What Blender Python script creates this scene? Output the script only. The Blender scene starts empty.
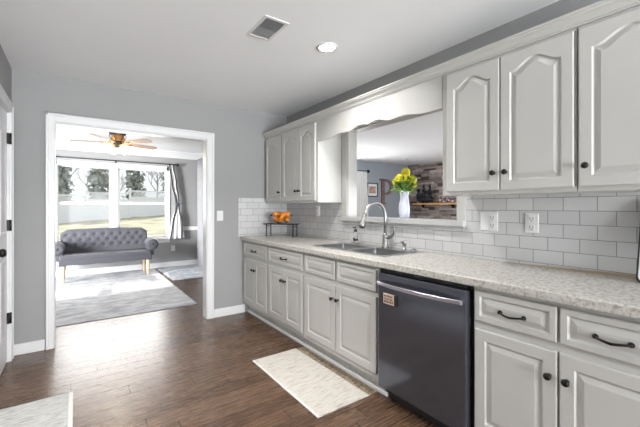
import bpy, bmesh, math, random
from mathutils import Vector, Matrix
from math import sin, cos, pi, radians
random.seed(7)
SC = bpy.context.scene
COL = SC.collection

# ------------------------------------------------------------------ camera, world, sun, lights, exposure
FPX = 342.0
YAW = math.atan(244 / 342)
cam_d = bpy.data.cameras.new('camera')
cam = bpy.data.objects.new('camera', cam_d)
COL.objects.link(cam)
cam.location = (0, 0, 1.27)
cam.rotation_euler = (pi / 2, 0, -YAW)
cam_d.sensor_fit = 'HORIZONTAL'
cam_d.sensor_width = 36
cam_d.lens = 36 * FPX / 640
cam_d.shift_y = -6.5 / 640
cam_d.clip_start = 0.02
cam_d.clip_end = 300
SC.camera = cam

W = bpy.data.worlds.new('world')
SC.world = W
W.use_nodes = True
bg = W.node_tree.nodes['Background']
bg.inputs[0].default_value = (0.88, 0.94, 1.0, 1)
bg.inputs[1].default_value = .78

def light(name, kind, loc, rot, energy, size=1.0, size_y=None, color=(1, 1, 1), spread=None):
    l = bpy.data.lights.new(name, kind)
    l.energy = energy
    l.color = color
    if kind == 'AREA':
        l.size = size
        if size_y:
            l.shape = 'RECTANGLE'; l.size_y = size_y
        else:
            l.shape = 'DISK'
    if spread and kind == 'AREA': l.spread = radians(spread)
    if kind == 'POINT':
        l.shadow_soft_size = size
    o = bpy.data.objects.new(name, l)
    COL.objects.link(o)
    o.location = loc
    o.rotation_euler = rot
    return o

sun = light('sun', 'SUN', (0, 20, 10), (radians(-46), 0, radians(-8)), 3.0, color=(1, .96, .9))
sun.data.angle = radians(1.2)
# area lights: daylight at the living and curtained windows, the rest added unseen fill
light('fill_kitchen', 'AREA', (0.7, -4.85, 1.15), (radians(122), 0, radians(-8)), 215, 2.0, 1.9, (0.95, 0.98, 1), 120)  # added fill tilted up at the ceiling from an unseen opening
light('daylight_living_window', 'AREA', (0.6, 7.66, 1.33), (radians(-72), 0, 0), 15, 1.75, 1.3, (1, 0.98, 0.95), 120)
light('fill_living_side', 'AREA', (-2.85, 5.2, 1.2), (0, radians(-86), radians(37)), 72, 1.6, 1.6, (0.97, 0.985, 1), 60)  # added fill brightening the window wall from the unseen left side
light('fill_great_right', 'AREA', (7.62, 0.6, 1.2), (0, radians(118), radians(-20)), 100, 1.8, 2.6, (0.97, 0.985, 1))  # added fill for the next room, its source unseen
light('fill_great_room', 'AREA', (6.0, -1.4, 1.0), (radians(120), 0, radians(-12)), 60, 2.0, 1.5, (0.97, 0.985, 1))  # added fill from the unseen front of the next room
light('daylight_great_side', 'AREA', (5.0, 6.38, 1.2), (radians(-105), 0, 0), 45, 0.9, 1.8, (0.97, 0.985, 1))

SC.view_settings.view_transform = 'Standard'
SC.view_settings.look = 'None'
SC.view_settings.exposure = 0.7
SC.view_settings.gamma = 1
SC.view_settings.use_curve_mapping = False
SC.cycles.max_bounces = 10
SC.cycles.diffuse_bounces = 6
SC.cycles.sample_clamp_indirect = 6
SC.cycles.use_denoising = True

# ------------------------------------------------------------------ materials
def nodes(name):
    m = bpy.data.materials.new(name)
    m.use_nodes = True
    nt = m.node_tree
    b = nt.nodes['Principled BSDF']
    return m, nt, b

def N(nt, t, **kw):
    n = nt.nodes.new(t)
    for k, v in kw.items():
        if k.startswith('i_'):
            n.inputs[k[2:].replace('_', ' ')].default_value = v
        else:
            setattr(n, k, v)
    return n

def c4(c):
    return (c[0], c[1], c[2], 1)

def mat(name, col, rough=.5, metal=0, var=0, scale=8, bump=0, bscale=60, emit=0, trans=0, coat=0, stretch=None, spec=None, ior=None):
    m, nt, b = nodes(name)
    b.inputs['Roughness'].default_value = rough
    b.inputs['Metallic'].default_value = metal
    b.inputs['Transmission Weight'].default_value = trans
    b.inputs['Coat Weight'].default_value = coat
    if ior: b.inputs['IOR'].default_value = ior
    if spec is not None: b.inputs['Specular IOR Level'].default_value = spec
    tc = N(nt, 'ShaderNodeTexCoord')
    src = tc.outputs['Object']
    if stretch:
        mp = N(nt, 'ShaderNodeMapping')
        mp.inputs['Scale'].default_value = stretch
        nt.links.new(src, mp.inputs['Vector']); src = mp.outputs['Vector']
    no = N(nt, 'ShaderNodeTexNoise', i_Scale=scale, i_Detail=4.0)
    nt.links.new(src, no.inputs['Vector'])
    cr = N(nt, 'ShaderNodeValToRGB')
    cr.color_ramp.elements[0].position = .3
    cr.color_ramp.elements[1].position = .7
    cr.color_ramp.elements[0].color = c4([x * (1 - var) for x in col])
    cr.color_ramp.elements[1].color = c4([min(1, x * (1 + var)) for x in col])
    nt.links.new(no.outputs['Fac'], cr.inputs['Fac'])
    nt.links.new(cr.outputs['Color'], b.inputs['Base Color'])
    if emit:
        b.inputs['Emission Color'].default_value = c4(col)
        b.inputs['Emission Strength'].default_value = emit
    if bump:
        n2 = N(nt, 'ShaderNodeTexNoise', i_Scale=bscale, i_Detail=3.0)
        nt.links.new(src, n2.inputs['Vector'])
        bp = N(nt, 'ShaderNodeBump', i_Strength=bump, i_Distance=.01)
        nt.links.new(n2.outputs['Fac'], bp.inputs['Height'])
        nt.links.new(bp.outputs['Normal'], b.inputs['Normal'])
    return m

M = {}
M['paint'] = mat('cabinet_paint', (.52, .513, .49), .33, var=.015, scale=3)
M['wall'] = mat('wall_grey', (.30, .30, .30), .75, var=.02, scale=2, bump=.05, bscale=150)
M['wall_blue'] = mat('wall_blue_grey', (.34, .375, .42), .75, var=.02, scale=2)
M['ceiling'] = mat('ceiling_white', (.87, .875, .885), .85, var=.01, scale=2, bump=.05, bscale=120)
M['trim'] = mat('trim_white', (.70, .70, .705), .35, var=.01, scale=2)
M['ledge'] = mat('ledge_paint', (.46, .46, .46), .35, var=.02, scale=3)
M['toe'] = mat('toe_grey', (.48, .475, .46), .6, var=.18, scale=60)
M['black'] = mat('bronze_black', (.018, .016, .015), .35, .6)
M['iron'] = mat('iron_black', (.02, .02, .022), .5, .3)
M['blackplastic'] = mat('black_plastic', (.012, .012, .013), .4)
M['steel'] = mat('brushed_steel', (.33, .325, .32), .33, 1, var=.08, scale=40)
M['sinksteel'] = mat('sink_steel', (.52, .52, .52), .3, 1, var=.06, scale=30)
M['handle'] = mat('handle_steel', (.62, .6, .66), .25, 1)
M['plate'] = mat('plate_white', (.70, .70, .70), .35)
M['slot'] = mat('slot_dark', (.05, .05, .05), .5)
M['walnut'] = mat('fan_blade_wood', (.42, .25, .17), .45, var=.25, scale=6, stretch=(1, 8, 1))
M['bronze'] = mat('fan_bronze', (.05, .055, .06), .4, .7)
M['amber'] = mat('fan_motor_copper', (.62, .32, .12), .35, .6)
M['shade'] = mat('lamp_glass', (1, .86, .55), .4, emit=3.0)
M['lamp'] = mat('lamp_diffuser', (1, .98, .95), .4, emit=14.0)
M['sofa'] = mat('sofa_fabric', (.055, .055, .066), .9, var=.15, scale=40, bump=.3, bscale=200)
M['sofabutton'] = mat('sofa_button', (.025, .025, .03), .8)
M['oak'] = mat('light_wood', (.62, .45, .28), .5, var=.2, scale=10, stretch=(6, 6, 1))
M['shelfwood'] = mat('orange_wood', (.72, .38, .13), .5, var=.25, scale=12, stretch=(6, 1, 6))
M['curtain_g'] = mat('curtain_grey', (.32, .32, .33), .85, var=.08, scale=20)
M['curtain_w'] = mat('curtain_white', (.8, .8, .79), .85, var=.03, scale=20)
M['vase'] = mat('vase_white', (.60, .62, .72), .3, var=.02)
M['yellow'] = mat('petal_yellow', (.95, .83, .06), .6, var=.15, scale=60)
M['leaf'] = mat('leaf_green', (.22, .40, .07), .55, var=.35, scale=40)
M['orange'] = mat('orange_peel', (.90, .30, .03), .45, var=.1, scale=20, bump=.3, bscale=300)
M['glass'] = mat('clear_glass', (.95, .97, .97), .03, trans=1, ior=1.45)
M['thin_glass'] = mat('thin_bowl_glass', (.97, .98, .98), .02, trans=1, ior=1.12)
M['liquid'] = mat('soap_liquid', (.75, .72, .68), .2, var=.05)
M['vinyl'] = mat('vinyl_white', (.76, .77, .78), .5)
M['bark'] = mat('bare_bark', (.44, .42, .40), .9, var=.3, scale=5)
M['evergreen'] = mat('brush_green', (.40, .42, .39), .9, var=.4, scale=2)
M['lawn'] = mat('lawn', (.40, .38, .27), .95, var=.3, scale=1.2, bump=.5, bscale=20)
M['caulk'] = mat('tan_shadow_strip', (.36, .29, .21), .6, var=.1)  # colour of the strip standing in for the shadow band at the tile foot
M['pmark'] = mat('letter_metal', (.26, .17, .15), .5, .3, var=.5, scale=25)
M['frame_dark'] = mat('frame_dark', (.03, .03, .035), .5)
M['paper'] = mat('paper_white', (.85, .85, .85), .8)
M['photo'] = mat('picture_print', (.45, .30, .24), .7, var=.6, scale=14)
M['tan'] = mat('magnet_tan', (.62, .45, .35), .6, var=.15, scale=60)
M['berry'] = mat('bead_purple', (.14, .09, .20), .4, var=.5, scale=80)
M['ship'] = mat('ship_black', (.012, .014, .02), .6)
M['ventdark'] = mat('vent_grey', (.28, .28, .29), .6)
M['ventlight'] = mat('vent_light', (.55, .55, .56), .6)
M['rubber'] = mat('dark_base', (.02, .02, .02), .6)

def glass_pane():
    m, nt, b = nodes('window_glass')
    out = nt.nodes['Material Output']
    tr = N(nt, 'ShaderNodeBsdfTransparent')
    gl = N(nt, 'ShaderNodeBsdfGlossy', i_Roughness=.02)
    fr = N(nt, 'ShaderNodeFresnel', i_IOR=1.12)
    mx = N(nt, 'ShaderNodeMixShader')
    nt.links.new(fr.outputs[0], mx.inputs[0])
    nt.links.new(tr.outputs[0], mx.inputs[1])
    nt.links.new(gl.outputs[0], mx.inputs[2])
    nt.links.new(mx.outputs[0], out.inputs['Surface'])
    return m
M['pane'] = glass_pane()

def dw_mat():
    m, nt, b = nodes('black_stainless')
    b.inputs['Base Color'].default_value = (.13, .137, .165, 1)
    b.inputs['Metallic'].default_value = .75
    b.inputs['Roughness'].default_value = .2
    tc = N(nt, 'ShaderNodeTexCoord')
    mp = N(nt, 'ShaderNodeMapping'); mp.inputs['Scale'].default_value = (1, .6, .6)
    no = N(nt, 'ShaderNodeTexNoise', i_Scale=6.0, i_Detail=5.0)
    mr = N(nt, 'ShaderNodeMapRange'); mr.inputs[3].default_value = .10; mr.inputs[4].default_value = .22
    nt.links.new(tc.outputs['Object'], mp.inputs[0]); nt.links.new(mp.outputs[0], no.inputs['Vector'])
    nt.links.new(no.outputs['Fac'], mr.inputs[0]); nt.links.new(mr.outputs[0], b.inputs['Roughness'])
    return m
M['dw'] = dw_mat()

def tile_mat(axis):
    m, nt, b = nodes('subway_tile_' + axis)
    ge = N(nt, 'ShaderNodeNewGeometry')
    sp = N(nt, 'ShaderNodeSeparateXYZ')
    cb = N(nt, 'ShaderNodeCombineXYZ')
    ad = N(nt, 'ShaderNodeVectorMath', operation='ADD')
    nt.links.new(ge.outputs['Position'], sp.inputs[0])
    nt.links.new(sp.outputs['Y' if axis == 'y' else 'X'], cb.inputs[0])
    nt.links.new(sp.outputs['Z'], cb.inputs[1])
    nt.links.new(cb.outputs[0], ad.inputs[0])
    ad.inputs[1].default_value = (.005 + .156 * 4 if axis == 'y' else .03, -.8605 + .0775 * 20, 0)
    br = N(nt, 'ShaderNodeTexBrick')
    br.offset = .5; br.offset_frequency = 2; br.squash = 1
    br.inputs['Scale'].default_value = 1
    br.inputs['Color1'].default_value = (.50, .50, .505, 1)
    br.inputs['Color2'].default_value = (.56, .56, .565, 1)
    br.inputs['Mortar'].default_value = (.22, .22, .22, 1)
    br.inputs['Mortar Size'].default_value = .0019
    br.inputs['Mortar Smooth'].default_value = .2
    br.inputs['Brick Width'].default_value = .156
    br.inputs['Row Height'].default_value = .0775
    nt.links.new(ad.outputs[0], br.inputs['Vector'])
    nt.links.new(br.outputs['Color'], b.inputs['Base Color'])
    b.inputs['Roughness'].default_value = .22
    bp = N(nt, 'ShaderNodeBump', i_Strength=.5, i_Distance=.002, invert=True)
    nt.links.new(br.outputs['Fac'], bp.inputs['Height'])
    nt.links.new(bp.outputs['Normal'], b.inputs['Normal'])
    return m
M['tile_y'] = tile_mat('y')
M['tile_x'] = tile_mat('x')

def granite_mat():
    m, nt, b = nodes('granite')
    tc = N(nt, 'ShaderNodeTexCoord')
    n1 = N(nt, 'ShaderNodeTexNoise', i_Scale=58.0, i_Detail=6.0, i_Roughness=.7)
    c1 = N(nt, 'ShaderNodeValToRGB')
    e = c1.color_ramp.elements
    e[0].position = .30; e[0].color = (.24, .21, .18, 1)
    e[1].position = .72; e[1].color = (.60, .59, .56, 1)
    x = e.new(.42); x.color = (.40, .37, .32, 1)
    x = e.new(.52); x.color = (.53, .515, .48, 1)
    n2 = N(nt, 'ShaderNodeTexVoronoi', i_Scale=95.0)
    c2 = N(nt, 'ShaderNodeValToRGB')
    f = c2.color_ramp.elements
    f[0].position = .0; f[0].color = (0, 0, 0, 1)
    f[1].position = .22; f[1].color = (1, 1, 1, 1)
    n3 = N(nt, 'ShaderNodeTexNoise', i_Scale=30.0, i_Detail=3.0)
    c3 = N(nt, 'ShaderNodeValToRGB')
    g = c3.color_ramp.elements
    g[0].position = .50; g[0].color = (0, 0, 0, 1)
    g[1].position = .66; g[1].color = (1, 1, 1, 1)
    for q in (n1, n2, n3): nt.links.new(tc.outputs['Object'], q.inputs['Vector'])
    nt.links.new(n1.outputs['Fac'], c1.inputs[0])
    nt.links.new(n2.outputs['Distance'], c2.inputs[0])
    nt.links.new(n3.outputs['Fac'], c3.inputs[0])
    inv = N(nt, 'ShaderNodeMath', operation='SUBTRACT'); inv.inputs[0].default_value = 1
    nt.links.new(c2.outputs[0], inv.inputs[1])
    mu = N(nt, 'ShaderNodeMath', operation='MULTIPLY')
    nt.links.new(inv.outputs[0], mu.inputs[0]); nt.links.new(c3.outputs[0], mu.inputs[1])
    mx = N(nt, 'ShaderNodeMixRGB')
    mx.inputs[2].default_value = (.09, .07, .06, 1)
    nt.links.new(mu.outputs[0], mx.inputs[0]); nt.links.new(c1.outputs[0], mx.inputs[1])
    nt.links.new(mx.outputs[0], b.inputs['Base Color'])
    b.inputs['Roughness'].default_value = .25
    return m
M['granite'] = granite_mat()

def floor_mat():
    m, nt, b = nodes('wood_floor')
    tc = N(nt, 'ShaderNodeTexCoord')
    br = N(nt, 'ShaderNodeTexBrick')
    br.offset = 0; br.offset_frequency = 2
    br.inputs['Scale'].default_value = 1
    br.inputs['Color1'].default_value = (.080, .045, .027, 1)
    br.inputs['Color2'].default_value = (.125, .074, .046, 1)
    br.inputs['Mortar'].default_value = (.03, .02, .015, 1)
    br.inputs['Mortar Size'].default_value = .003
    br.inputs['Mortar Smooth'].default_value = .4
    br.inputs['Bias'].default_value = -.1
    br.inputs['Brick Width'].default_value = 1.15
    br.inputs['Row Height'].default_value = .127
    mp = N(nt, 'ShaderNodeMapping'); mp.inputs['Location'].default_value = (10.3, 10.05, 0)
    nt.links.new(tc.outputs['Object'], mp.inputs[0])
    sp = N(nt, 'ShaderNodeSeparateXYZ'); nt.links.new(mp.outputs[0], sp.inputs[0])
    dv = N(nt, 'ShaderNodeMath', operation='DIVIDE'); dv.inputs[1].default_value = .127; nt.links.new(sp.outputs['Y'], dv.inputs[0])
    fl = N(nt, 'ShaderNodeMath', operation='FLOOR'); nt.links.new(dv.outputs[0], fl.inputs[0])
    wn = N(nt, 'ShaderNodeTexWhiteNoise', noise_dimensions='1D'); nt.links.new(fl.outputs[0], wn.inputs['W'])
    ma = N(nt, 'ShaderNodeMath', operation='MULTIPLY_ADD'); ma.inputs[1].default_value = 6.0
    nt.links.new(wn.outputs['Value'], ma.inputs[0]); nt.links.new(sp.outputs['X'], ma.inputs[2])
    cb = N(nt, 'ShaderNodeCombineXYZ'); nt.links.new(ma.outputs[0], cb.inputs[0]); nt.links.new(sp.outputs['Y'], cb.inputs[1])
    nt.links.new(cb.outputs[0], br.inputs['Vector'])
    m2 = N(nt, 'ShaderNodeMapping'); m2.inputs['Scale'].default_value = (1.6, 16, 1)
    nt.links.new(tc.outputs['Object'], m2.inputs[0])
    no = N(nt, 'ShaderNodeTexNoise', i_Scale=4.5, i_Detail=8.0, i_Roughness=.65)
    nt.links.new(m2.outputs[0], no.inputs['Vector'])
    cr = N(nt, 'ShaderNodeValToRGB')
    cr.color_ramp.elements[0].position = .3; cr.color_ramp.elements[0].color = (.5, .5, .5, 1)
    cr.color_ramp.elements[1].position = .75; cr.color_ramp.elements[1].color = (1.6, 1.55, 1.5, 1)
    nt.links.new(no.outputs['Fac'], cr.inputs[0])
    mx = N(nt, 'ShaderNodeMixRGB', blend_type='MULTIPLY'); mx.inputs[0].default_value = 1
    nt.links.new(br.outputs['Color'], mx.inputs[1]); nt.links.new(cr.outputs[0], mx.inputs[2])
    nt.links.new(mx.outputs[0], b.inputs['Base Color'])
    mr = N(nt, 'ShaderNodeMapRange'); mr.inputs[3].default_value = .20; mr.inputs[4].default_value = .34
    nt.links.new(no.outputs['Fac'], mr.inputs[0]); nt.links.new(mr.outputs[0], b.inputs['Roughness'])
    ad = N(nt, 'ShaderNodeMath', operation='MULTIPLY_ADD'); ad.inputs[1].default_value = -1.2
    nt.links.new(br.outputs['Fac'], ad.inputs[0]); nt.links.new(no.outputs['Fac'], ad.inputs[2])
    bp = N(nt, 'ShaderNodeBump', i_Strength=.22, i_Distance=.003)
    nt.links.new(ad.outputs[0], bp.inputs['Height']); nt.links.new(bp.outputs['Normal'], b.inputs['Normal'])
    return m
M['floor'] = floor_mat()

def rug_mat(name, c1, c2, scale, stretch, lo=.42, hi=.6, bump=.4):
    m, nt, b = nodes(name)
    tc = N(nt, 'ShaderNodeTexCoord')
    mp = N(nt, 'ShaderNodeMapping'); mp.inputs['Scale'].default_value = stretch
    nt.links.new(tc.outputs['Object'], mp.inputs[0])
    no = N(nt, 'ShaderNodeTexNoise', i_Scale=scale, i_Detail=6.0, i_Roughness=.7)
    nt.links.new(mp.outputs[0], no.inputs['Vector'])
    cr = N(nt, 'ShaderNodeValToRGB')
    cr.color_ramp.elements[0].position = lo; cr.color_ramp.elements[0].color = c4(c1)
    cr.color_ramp.elements[1].position = hi; cr.color_ramp.elements[1].color = c4(c2)
    nt.links.new(no.outputs['Fac'], cr.inputs[0]); nt.links.new(cr.outputs[0], b.inputs['Base Color'])
    b.inputs['Roughness'].default_value = .95
    bp = N(nt, 'ShaderNodeBump', i_Strength=bump, i_Distance=.006)
    nt.links.new(no.outputs['Fac'], bp.inputs['Height']); nt.links.new(bp.outputs['Normal'], b.inputs['Normal'])
    return m
M['rug'] = rug_mat('rug_faded', (.36, .38, .42), (.64, .64, .65), 4, (1, 2.2, 1), .38, .58)
M['rug2'] = rug_mat('rug_blue', (.34, .37, .43), (.58, .59, .62), 6, (1, 1, 1))
M['mat'] = rug_mat('mat_woven', (.27, .22, .17), (.53, .50, .46), 9, (1.0, 12, 1), .36, .50, .6)
M['mat2'] = rug_mat('mat_grey', (.33, .33, .32), (.52, .52, .51), 14, (1, 5, 1), .38, .55, .6)
M['fringe'] = rug_mat('fringe_brown', (.17, .12, .08), (.42, .35, .26), 30, (.6, 4, 1))
M['matedge'] = mat('mat_border', (.66, .65, .63), .9, var=.05, scale=40)

def stone_mat():
    m, nt, b = nodes('stacked_stone')
    at = N(nt, 'ShaderNodeAttribute', attribute_name='tone')
    tc = N(nt, 'ShaderNodeTexCoord')
    no = N(nt, 'ShaderNodeTexNoise', i_Scale=9.0, i_Detail=5.0)
    nt.links.new(tc.outputs['Object'], no.inputs['Vector'])
    cr = N(nt, 'ShaderNodeValToRGB')
    cr.color_ramp.elements[0].color = (.6, .6, .6, 1); cr.color_ramp.elements[1].color = (1.35, 1.35, 1.35, 1)
    nt.links.new(no.outputs['Fac'], cr.inputs[0])
    mx = N(nt, 'ShaderNodeMixRGB', blend_type='MULTIPLY'); mx.inputs[0].default_value = 1
    nt.links.new(at.outputs['Color'], mx.inputs[1]); nt.links.new(cr.outputs[0], mx.inputs[2])
    nt.links.new(mx.outputs[0], b.inputs['Base Color'])
    b.inputs['Roughness'].default_value = .85
    return m
M['stone'] = stone_mat()

# ------------------------------------------------------------------ mesh helpers (world coordinates, moved into the parent's frame on build)
class MB:
    def __init__(self):
        self.v = []; self.f = []; self.sm = []
    def add(self, vs, fs, smooth=False):
        o = len(self.v)
        self.v += [tuple(p) for p in vs]
        for f in fs:
            self.f.append([i + o for i in f]); self.sm.append(smooth)
        return self
    def box(self, x0, x1, y0, y1, z0, z1):
        vs = [(x, y, z) for x in (x0, x1) for y in (y0, y1) for z in (z0, z1)]
        return self.add(vs, [(0, 1, 3, 2), (4, 6, 7, 5), (0, 4, 5, 1), (2, 3, 7, 6), (0, 2, 6, 4), (1, 5, 7, 3)])
    def tube(self, pts, r, n=8, smooth=True, cap=True):
        pts = [Vector(p) for p in pts]
        rs = r if isinstance(r, (list, tuple)) else [r] * len(pts)
        vs = []; up = None
        for i, p in enumerate(pts):
            d = (pts[min(i + 1, len(pts) - 1)] - pts[max(i - 1, 0)]).normalized()
            if up is None:
                up = Vector((0, 0, 1)) if abs(d.z) < .9 else Vector((1, 0, 0))
            a = d.cross(up).normalized(); bb = a.cross(d).normalized(); up = bb
            for k in range(n):
                t = 2 * pi * k / n
                vs.append(p + (a * cos(t) + bb * sin(t)) * rs[i])
        fs = []
        for i in range(len(pts) - 1):
            for k in range(n):
                fs.append((i * n + k, i * n + (k + 1) % n, (i + 1) * n + (k + 1) % n, (i + 1) * n + k))
        if cap:
            fs.append(tuple(range(n))[::-1]); fs.append(tuple(range((len(pts) - 1) * n, len(pts) * n)))
        return self.add(vs, fs, smooth)
    def lathe(self, prof, c=(0, 0, 0), n=20, axis='z', smooth=True, cap=True):
        vs = []
        for r, h in prof:
            for k in range(n):
                t = 2 * pi * k / n
                a, b_ = r * cos(t), r * sin(t)
                p = {'z': (a, b_, h), 'x': (h, a, b_), '-x': (-h, a, b_), 'y': (a, h, b_), '-y': (a, -h, b_)}[axis]
                vs.append((p[0] + c[0], p[1] + c[1], p[2] + c[2]))
        fs = []
        for i in range(len(prof) - 1):
            for k in range(n):
                fs.append((i * n + k, i * n + (k + 1) % n, (i + 1) * n + (k + 1) % n, (i + 1) * n + k))
        if cap:
            if prof[0][0] > 1e-4: fs.append(tuple(range(n))[::-1])
            if prof[-1][0] > 1e-4: fs.append(tuple(range((len(prof) - 1) * n, len(prof) * n)))
        return self.add(vs, fs, smooth)
    def prism(self, poly, a0, a1, plane='yz'):
        """extrude a 2D polygon along the remaining axis from a0 to a1"""
        def P(u, v, w):
            return {'yz': (w, u, v), 'xz': (u, w, v), 'xy': (u, v, w)}[plane]
        n = len(poly)
        vs = [P(u, v, a0) for u, v in poly] + [P(u, v, a1) for u, v in poly]
        fs = [tuple(range(n))[::-1], tuple(range(n, 2 * n))]
        for i in range(n):
            fs.append((i, (i + 1) % n, n + (i + 1) % n, n + i))
        return self.add(vs, fs)
    def rings(self, rings, close=True, smooth=False):
        n = len(rings[0]); vs = [p for r in rings for p in r]; fs = []
        for i in range(len(rings) - 1):
            for k in range(n):
                fs.append((i * n + k, i * n + (k + 1) % n, (i + 1) * n + (k + 1) % n, (i + 1) * n + k))
        if close:
            fs.append(tuple(range(n))[::-1]); fs.append(tuple(range((len(rings) - 1) * n, len(rings) * n)))
        return self.add(vs, fs, smooth)
    def ball(self, c, r, seg=12, rings=8, sc=(1, 1, 1)):
        prof = [(max(1e-5, r * sin(pi * i / rings)), -r * cos(pi * i / rings)) for i in range(rings + 1)]
        vs = []
        for rr, h in prof:
            for k in range(seg):
                t = 2 * pi * k / seg
                vs.append((c[0] + rr * cos(t) * sc[0], c[1] + rr * sin(t) * sc[1], c[2] + h * sc[2]))
        fs = []
        for i in range(rings):
            for k in range(seg):
                fs.append((i * seg + k, i * seg + (k + 1) % seg, (i + 1) * seg + (k + 1) % seg, (i + 1) * seg + k))
        return self.add(vs, fs, True)
    def build(self, name, m, parent=None, bevel=0, seg=2, sub=0, weld=True):
        me = bpy.data.meshes.new(name)
        off = Vector((0, 0, 0)); p = parent
        while p is not None:
            off += p.location; p = p.parent
        me.from_pydata([tuple(Vector(q) - off) for q in self.v], [], self.f)
        me.polygons.foreach_set('use_smooth', self.sm)
        bm = bmesh.new(); bm.from_mesh(me)
        if weld: bmesh.ops.remove_doubles(bm, verts=bm.verts, dist=1e-5)
        bmesh.ops.recalc_face_normals(bm, faces=bm.faces)
        bm.to_mesh(me); bm.free()
        me.materials.append(m)
        o = bpy.data.objects.new(name, me)
        COL.objects.link(o)
        if parent: o.parent = parent
        if bevel:
            b = o.modifiers.new('bevel', 'BEVEL'); b.width = bevel; b.segments = seg
            b.limit_method = 'ANGLE'; b.angle_limit = radians(35)
        if sub:
            s = o.modifiers.new('sub', 'SUBSURF'); s.levels = sub; s.render_levels = sub
        return o

def tag(o, label=None, cat=None, group=None, kind=None):
    if label: o['label'] = label
    if cat: o['category'] = cat
    if group: o['group'] = group
    if kind: o['kind'] = kind
    return o
def thing(name, label, cat, loc=(0, 0, 0), group=None):
    o = bpy.data.objects.new(name, None)
    COL.objects.link(o); o.location = loc
    o.empty_display_size = .1
    return tag(o, label, cat, group)
def struct(o): return tag(o, kind='structure')
def copy_tree(o, parent=None):
    c = o.copy(); COL.objects.link(c); c.parent = parent
    for ch in list(o.children): copy_tree(ch, c)
    return c

def slab(us, vs, filled, a0, a1, plane):
    """plate made of grid cells with holes; plane 'yz','xz','xy'"""
    mb = MB()
    def P(u, v, w):
        return {'yz': (w, u, v), 'xz': (u, w, v), 'xy': (u, v, w)}[plane]
    nu, nv = len(us) - 1, len(vs) - 1
    F = lambda i, j: 0 <= i < nu and 0 <= j < nv and filled(i, j)
    def q(*p): mb.add(p, [(0, 1, 2, 3)])
    for i in range(nu):
        for j in range(nv):
            if not F(i, j): continue
            u0, u1, v0, v1 = us[i], us[i + 1], vs[j], vs[j + 1]
            for w in (a0, a1): q(P(u0, v0, w), P(u1, v0, w), P(u1, v1, w), P(u0, v1, w))
            if not F(i - 1, j): q(P(u0, v0, a0), P(u0, v1, a0), P(u0, v1, a1), P(u0, v0, a1))
            if not F(i + 1, j): q(P(u1, v0, a0), P(u1, v1, a0), P(u1, v1, a1), P(u1, v0, a1))
            if not F(i, j - 1): q(P(u0, v0, a0), P(u1, v0, a0), P(u1, v0, a1), P(u0, v0, a1))
            if not F(i, j + 1): q(P(u0, v1, a0), P(u1, v1, a0), P(u1, v1, a1), P(u0, v1, a1))
    return mb

# ------------------------------------------------------------------ room shell
CZ = 2.45
XK, XL = 2.25, -0.447       # cabinet wall, left wall
YB = 3.90                    # wall with the cased opening
YW = 7.75                    # living room window wall
struct(MB().box(-3, 7.9, -5, 7.9, -.12, 0).build('floor', M['floor']))
struct(MB().box(-3, 7.9, -5, 7.9, CZ, CZ + .12).build('ceiling', M['ceiling']))
# left wall with a door in it
struct(slab([-5, 3.005, 3.765, YB + .12], [0, 2.045, CZ], lambda i, j: not (i == 1 and j == 0), XL - .12, XL, 'yz').build('wall_left', M['wall']))
# cabinet wall with the pass-through
PY0, PY1, PZ0, PZ1 = 1.434, 2.668, 1.13, 2.045
struct(slab([-5, PY0, PY1, YB + .12], [0, PZ0, PZ1, CZ], lambda i, j: not (i == 1 and j == 1), XK, XK + .11, 'yz').build('wall_right', M['wall']))
# back wall with the wide cased opening
OX0, OX1, OZ = -.160, 1.205, 2.035
struct(slab([XL, OX0, OX1, XK], [0, OZ, CZ], lambda i, j: not (i == 1 and j == 0), YB, YB + .12, 'xz').build('wall_back', M['wall']))
struct(slab([-3, XL - .12], [0, CZ], lambda i, j: True, YB, YB + .12, 'xz').build('wall_back', M['wall']))
# behind the camera: unseen wall, its wide glazed opening added to let light in
struct(slab([XL - .12, -.6 + .25, 1.9, 2.36], [0, .15, 2.2, CZ], lambda i, j: not (i == 1 and j == 1), -5.1, -5, 'xz').build('wall_front', M['wall']))
# living room
struct(slab([-3, -.306, 1.583, 2.36], [0, .60, 2.05, CZ], lambda i, j: not (i == 1 and j == 1), YW, YW + .14, 'xz').build('wall_window', M['wall']))
struct(slab([YB + .12, YW + .14], [0, CZ], lambda i, j: True, 2.36, 2.46, 'yz').build('wall_living_right', M['wall']))
struct(slab([YB, 4.2, 6.2, YW + .14], [0, .1, 2.2, CZ], lambda i, j: not (i == 1 and j == 1), -3.1, -3, 'yz').build('wall_living_left', M['wall']))
# great room beyond the pass-through
GY, GX = 6.45, 7.7
struct(slab([2.46, 4.5, 5.5, GX + .2], [0, .2, 2.1, CZ], lambda i, j: not (i == 1 and j == 1), GY, GY + .12, 'xz').build('wall_great_room', M['wall_blue']))
struct(slab([2.36, 2.9, 7.1, GX + .2], [0, .15, 2.3, CZ], lambda i, j: not (i == 1 and j == 1), -1.6, -1.5, 'xz').build('wall_great_room_front', M['wall_blue']))

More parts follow.
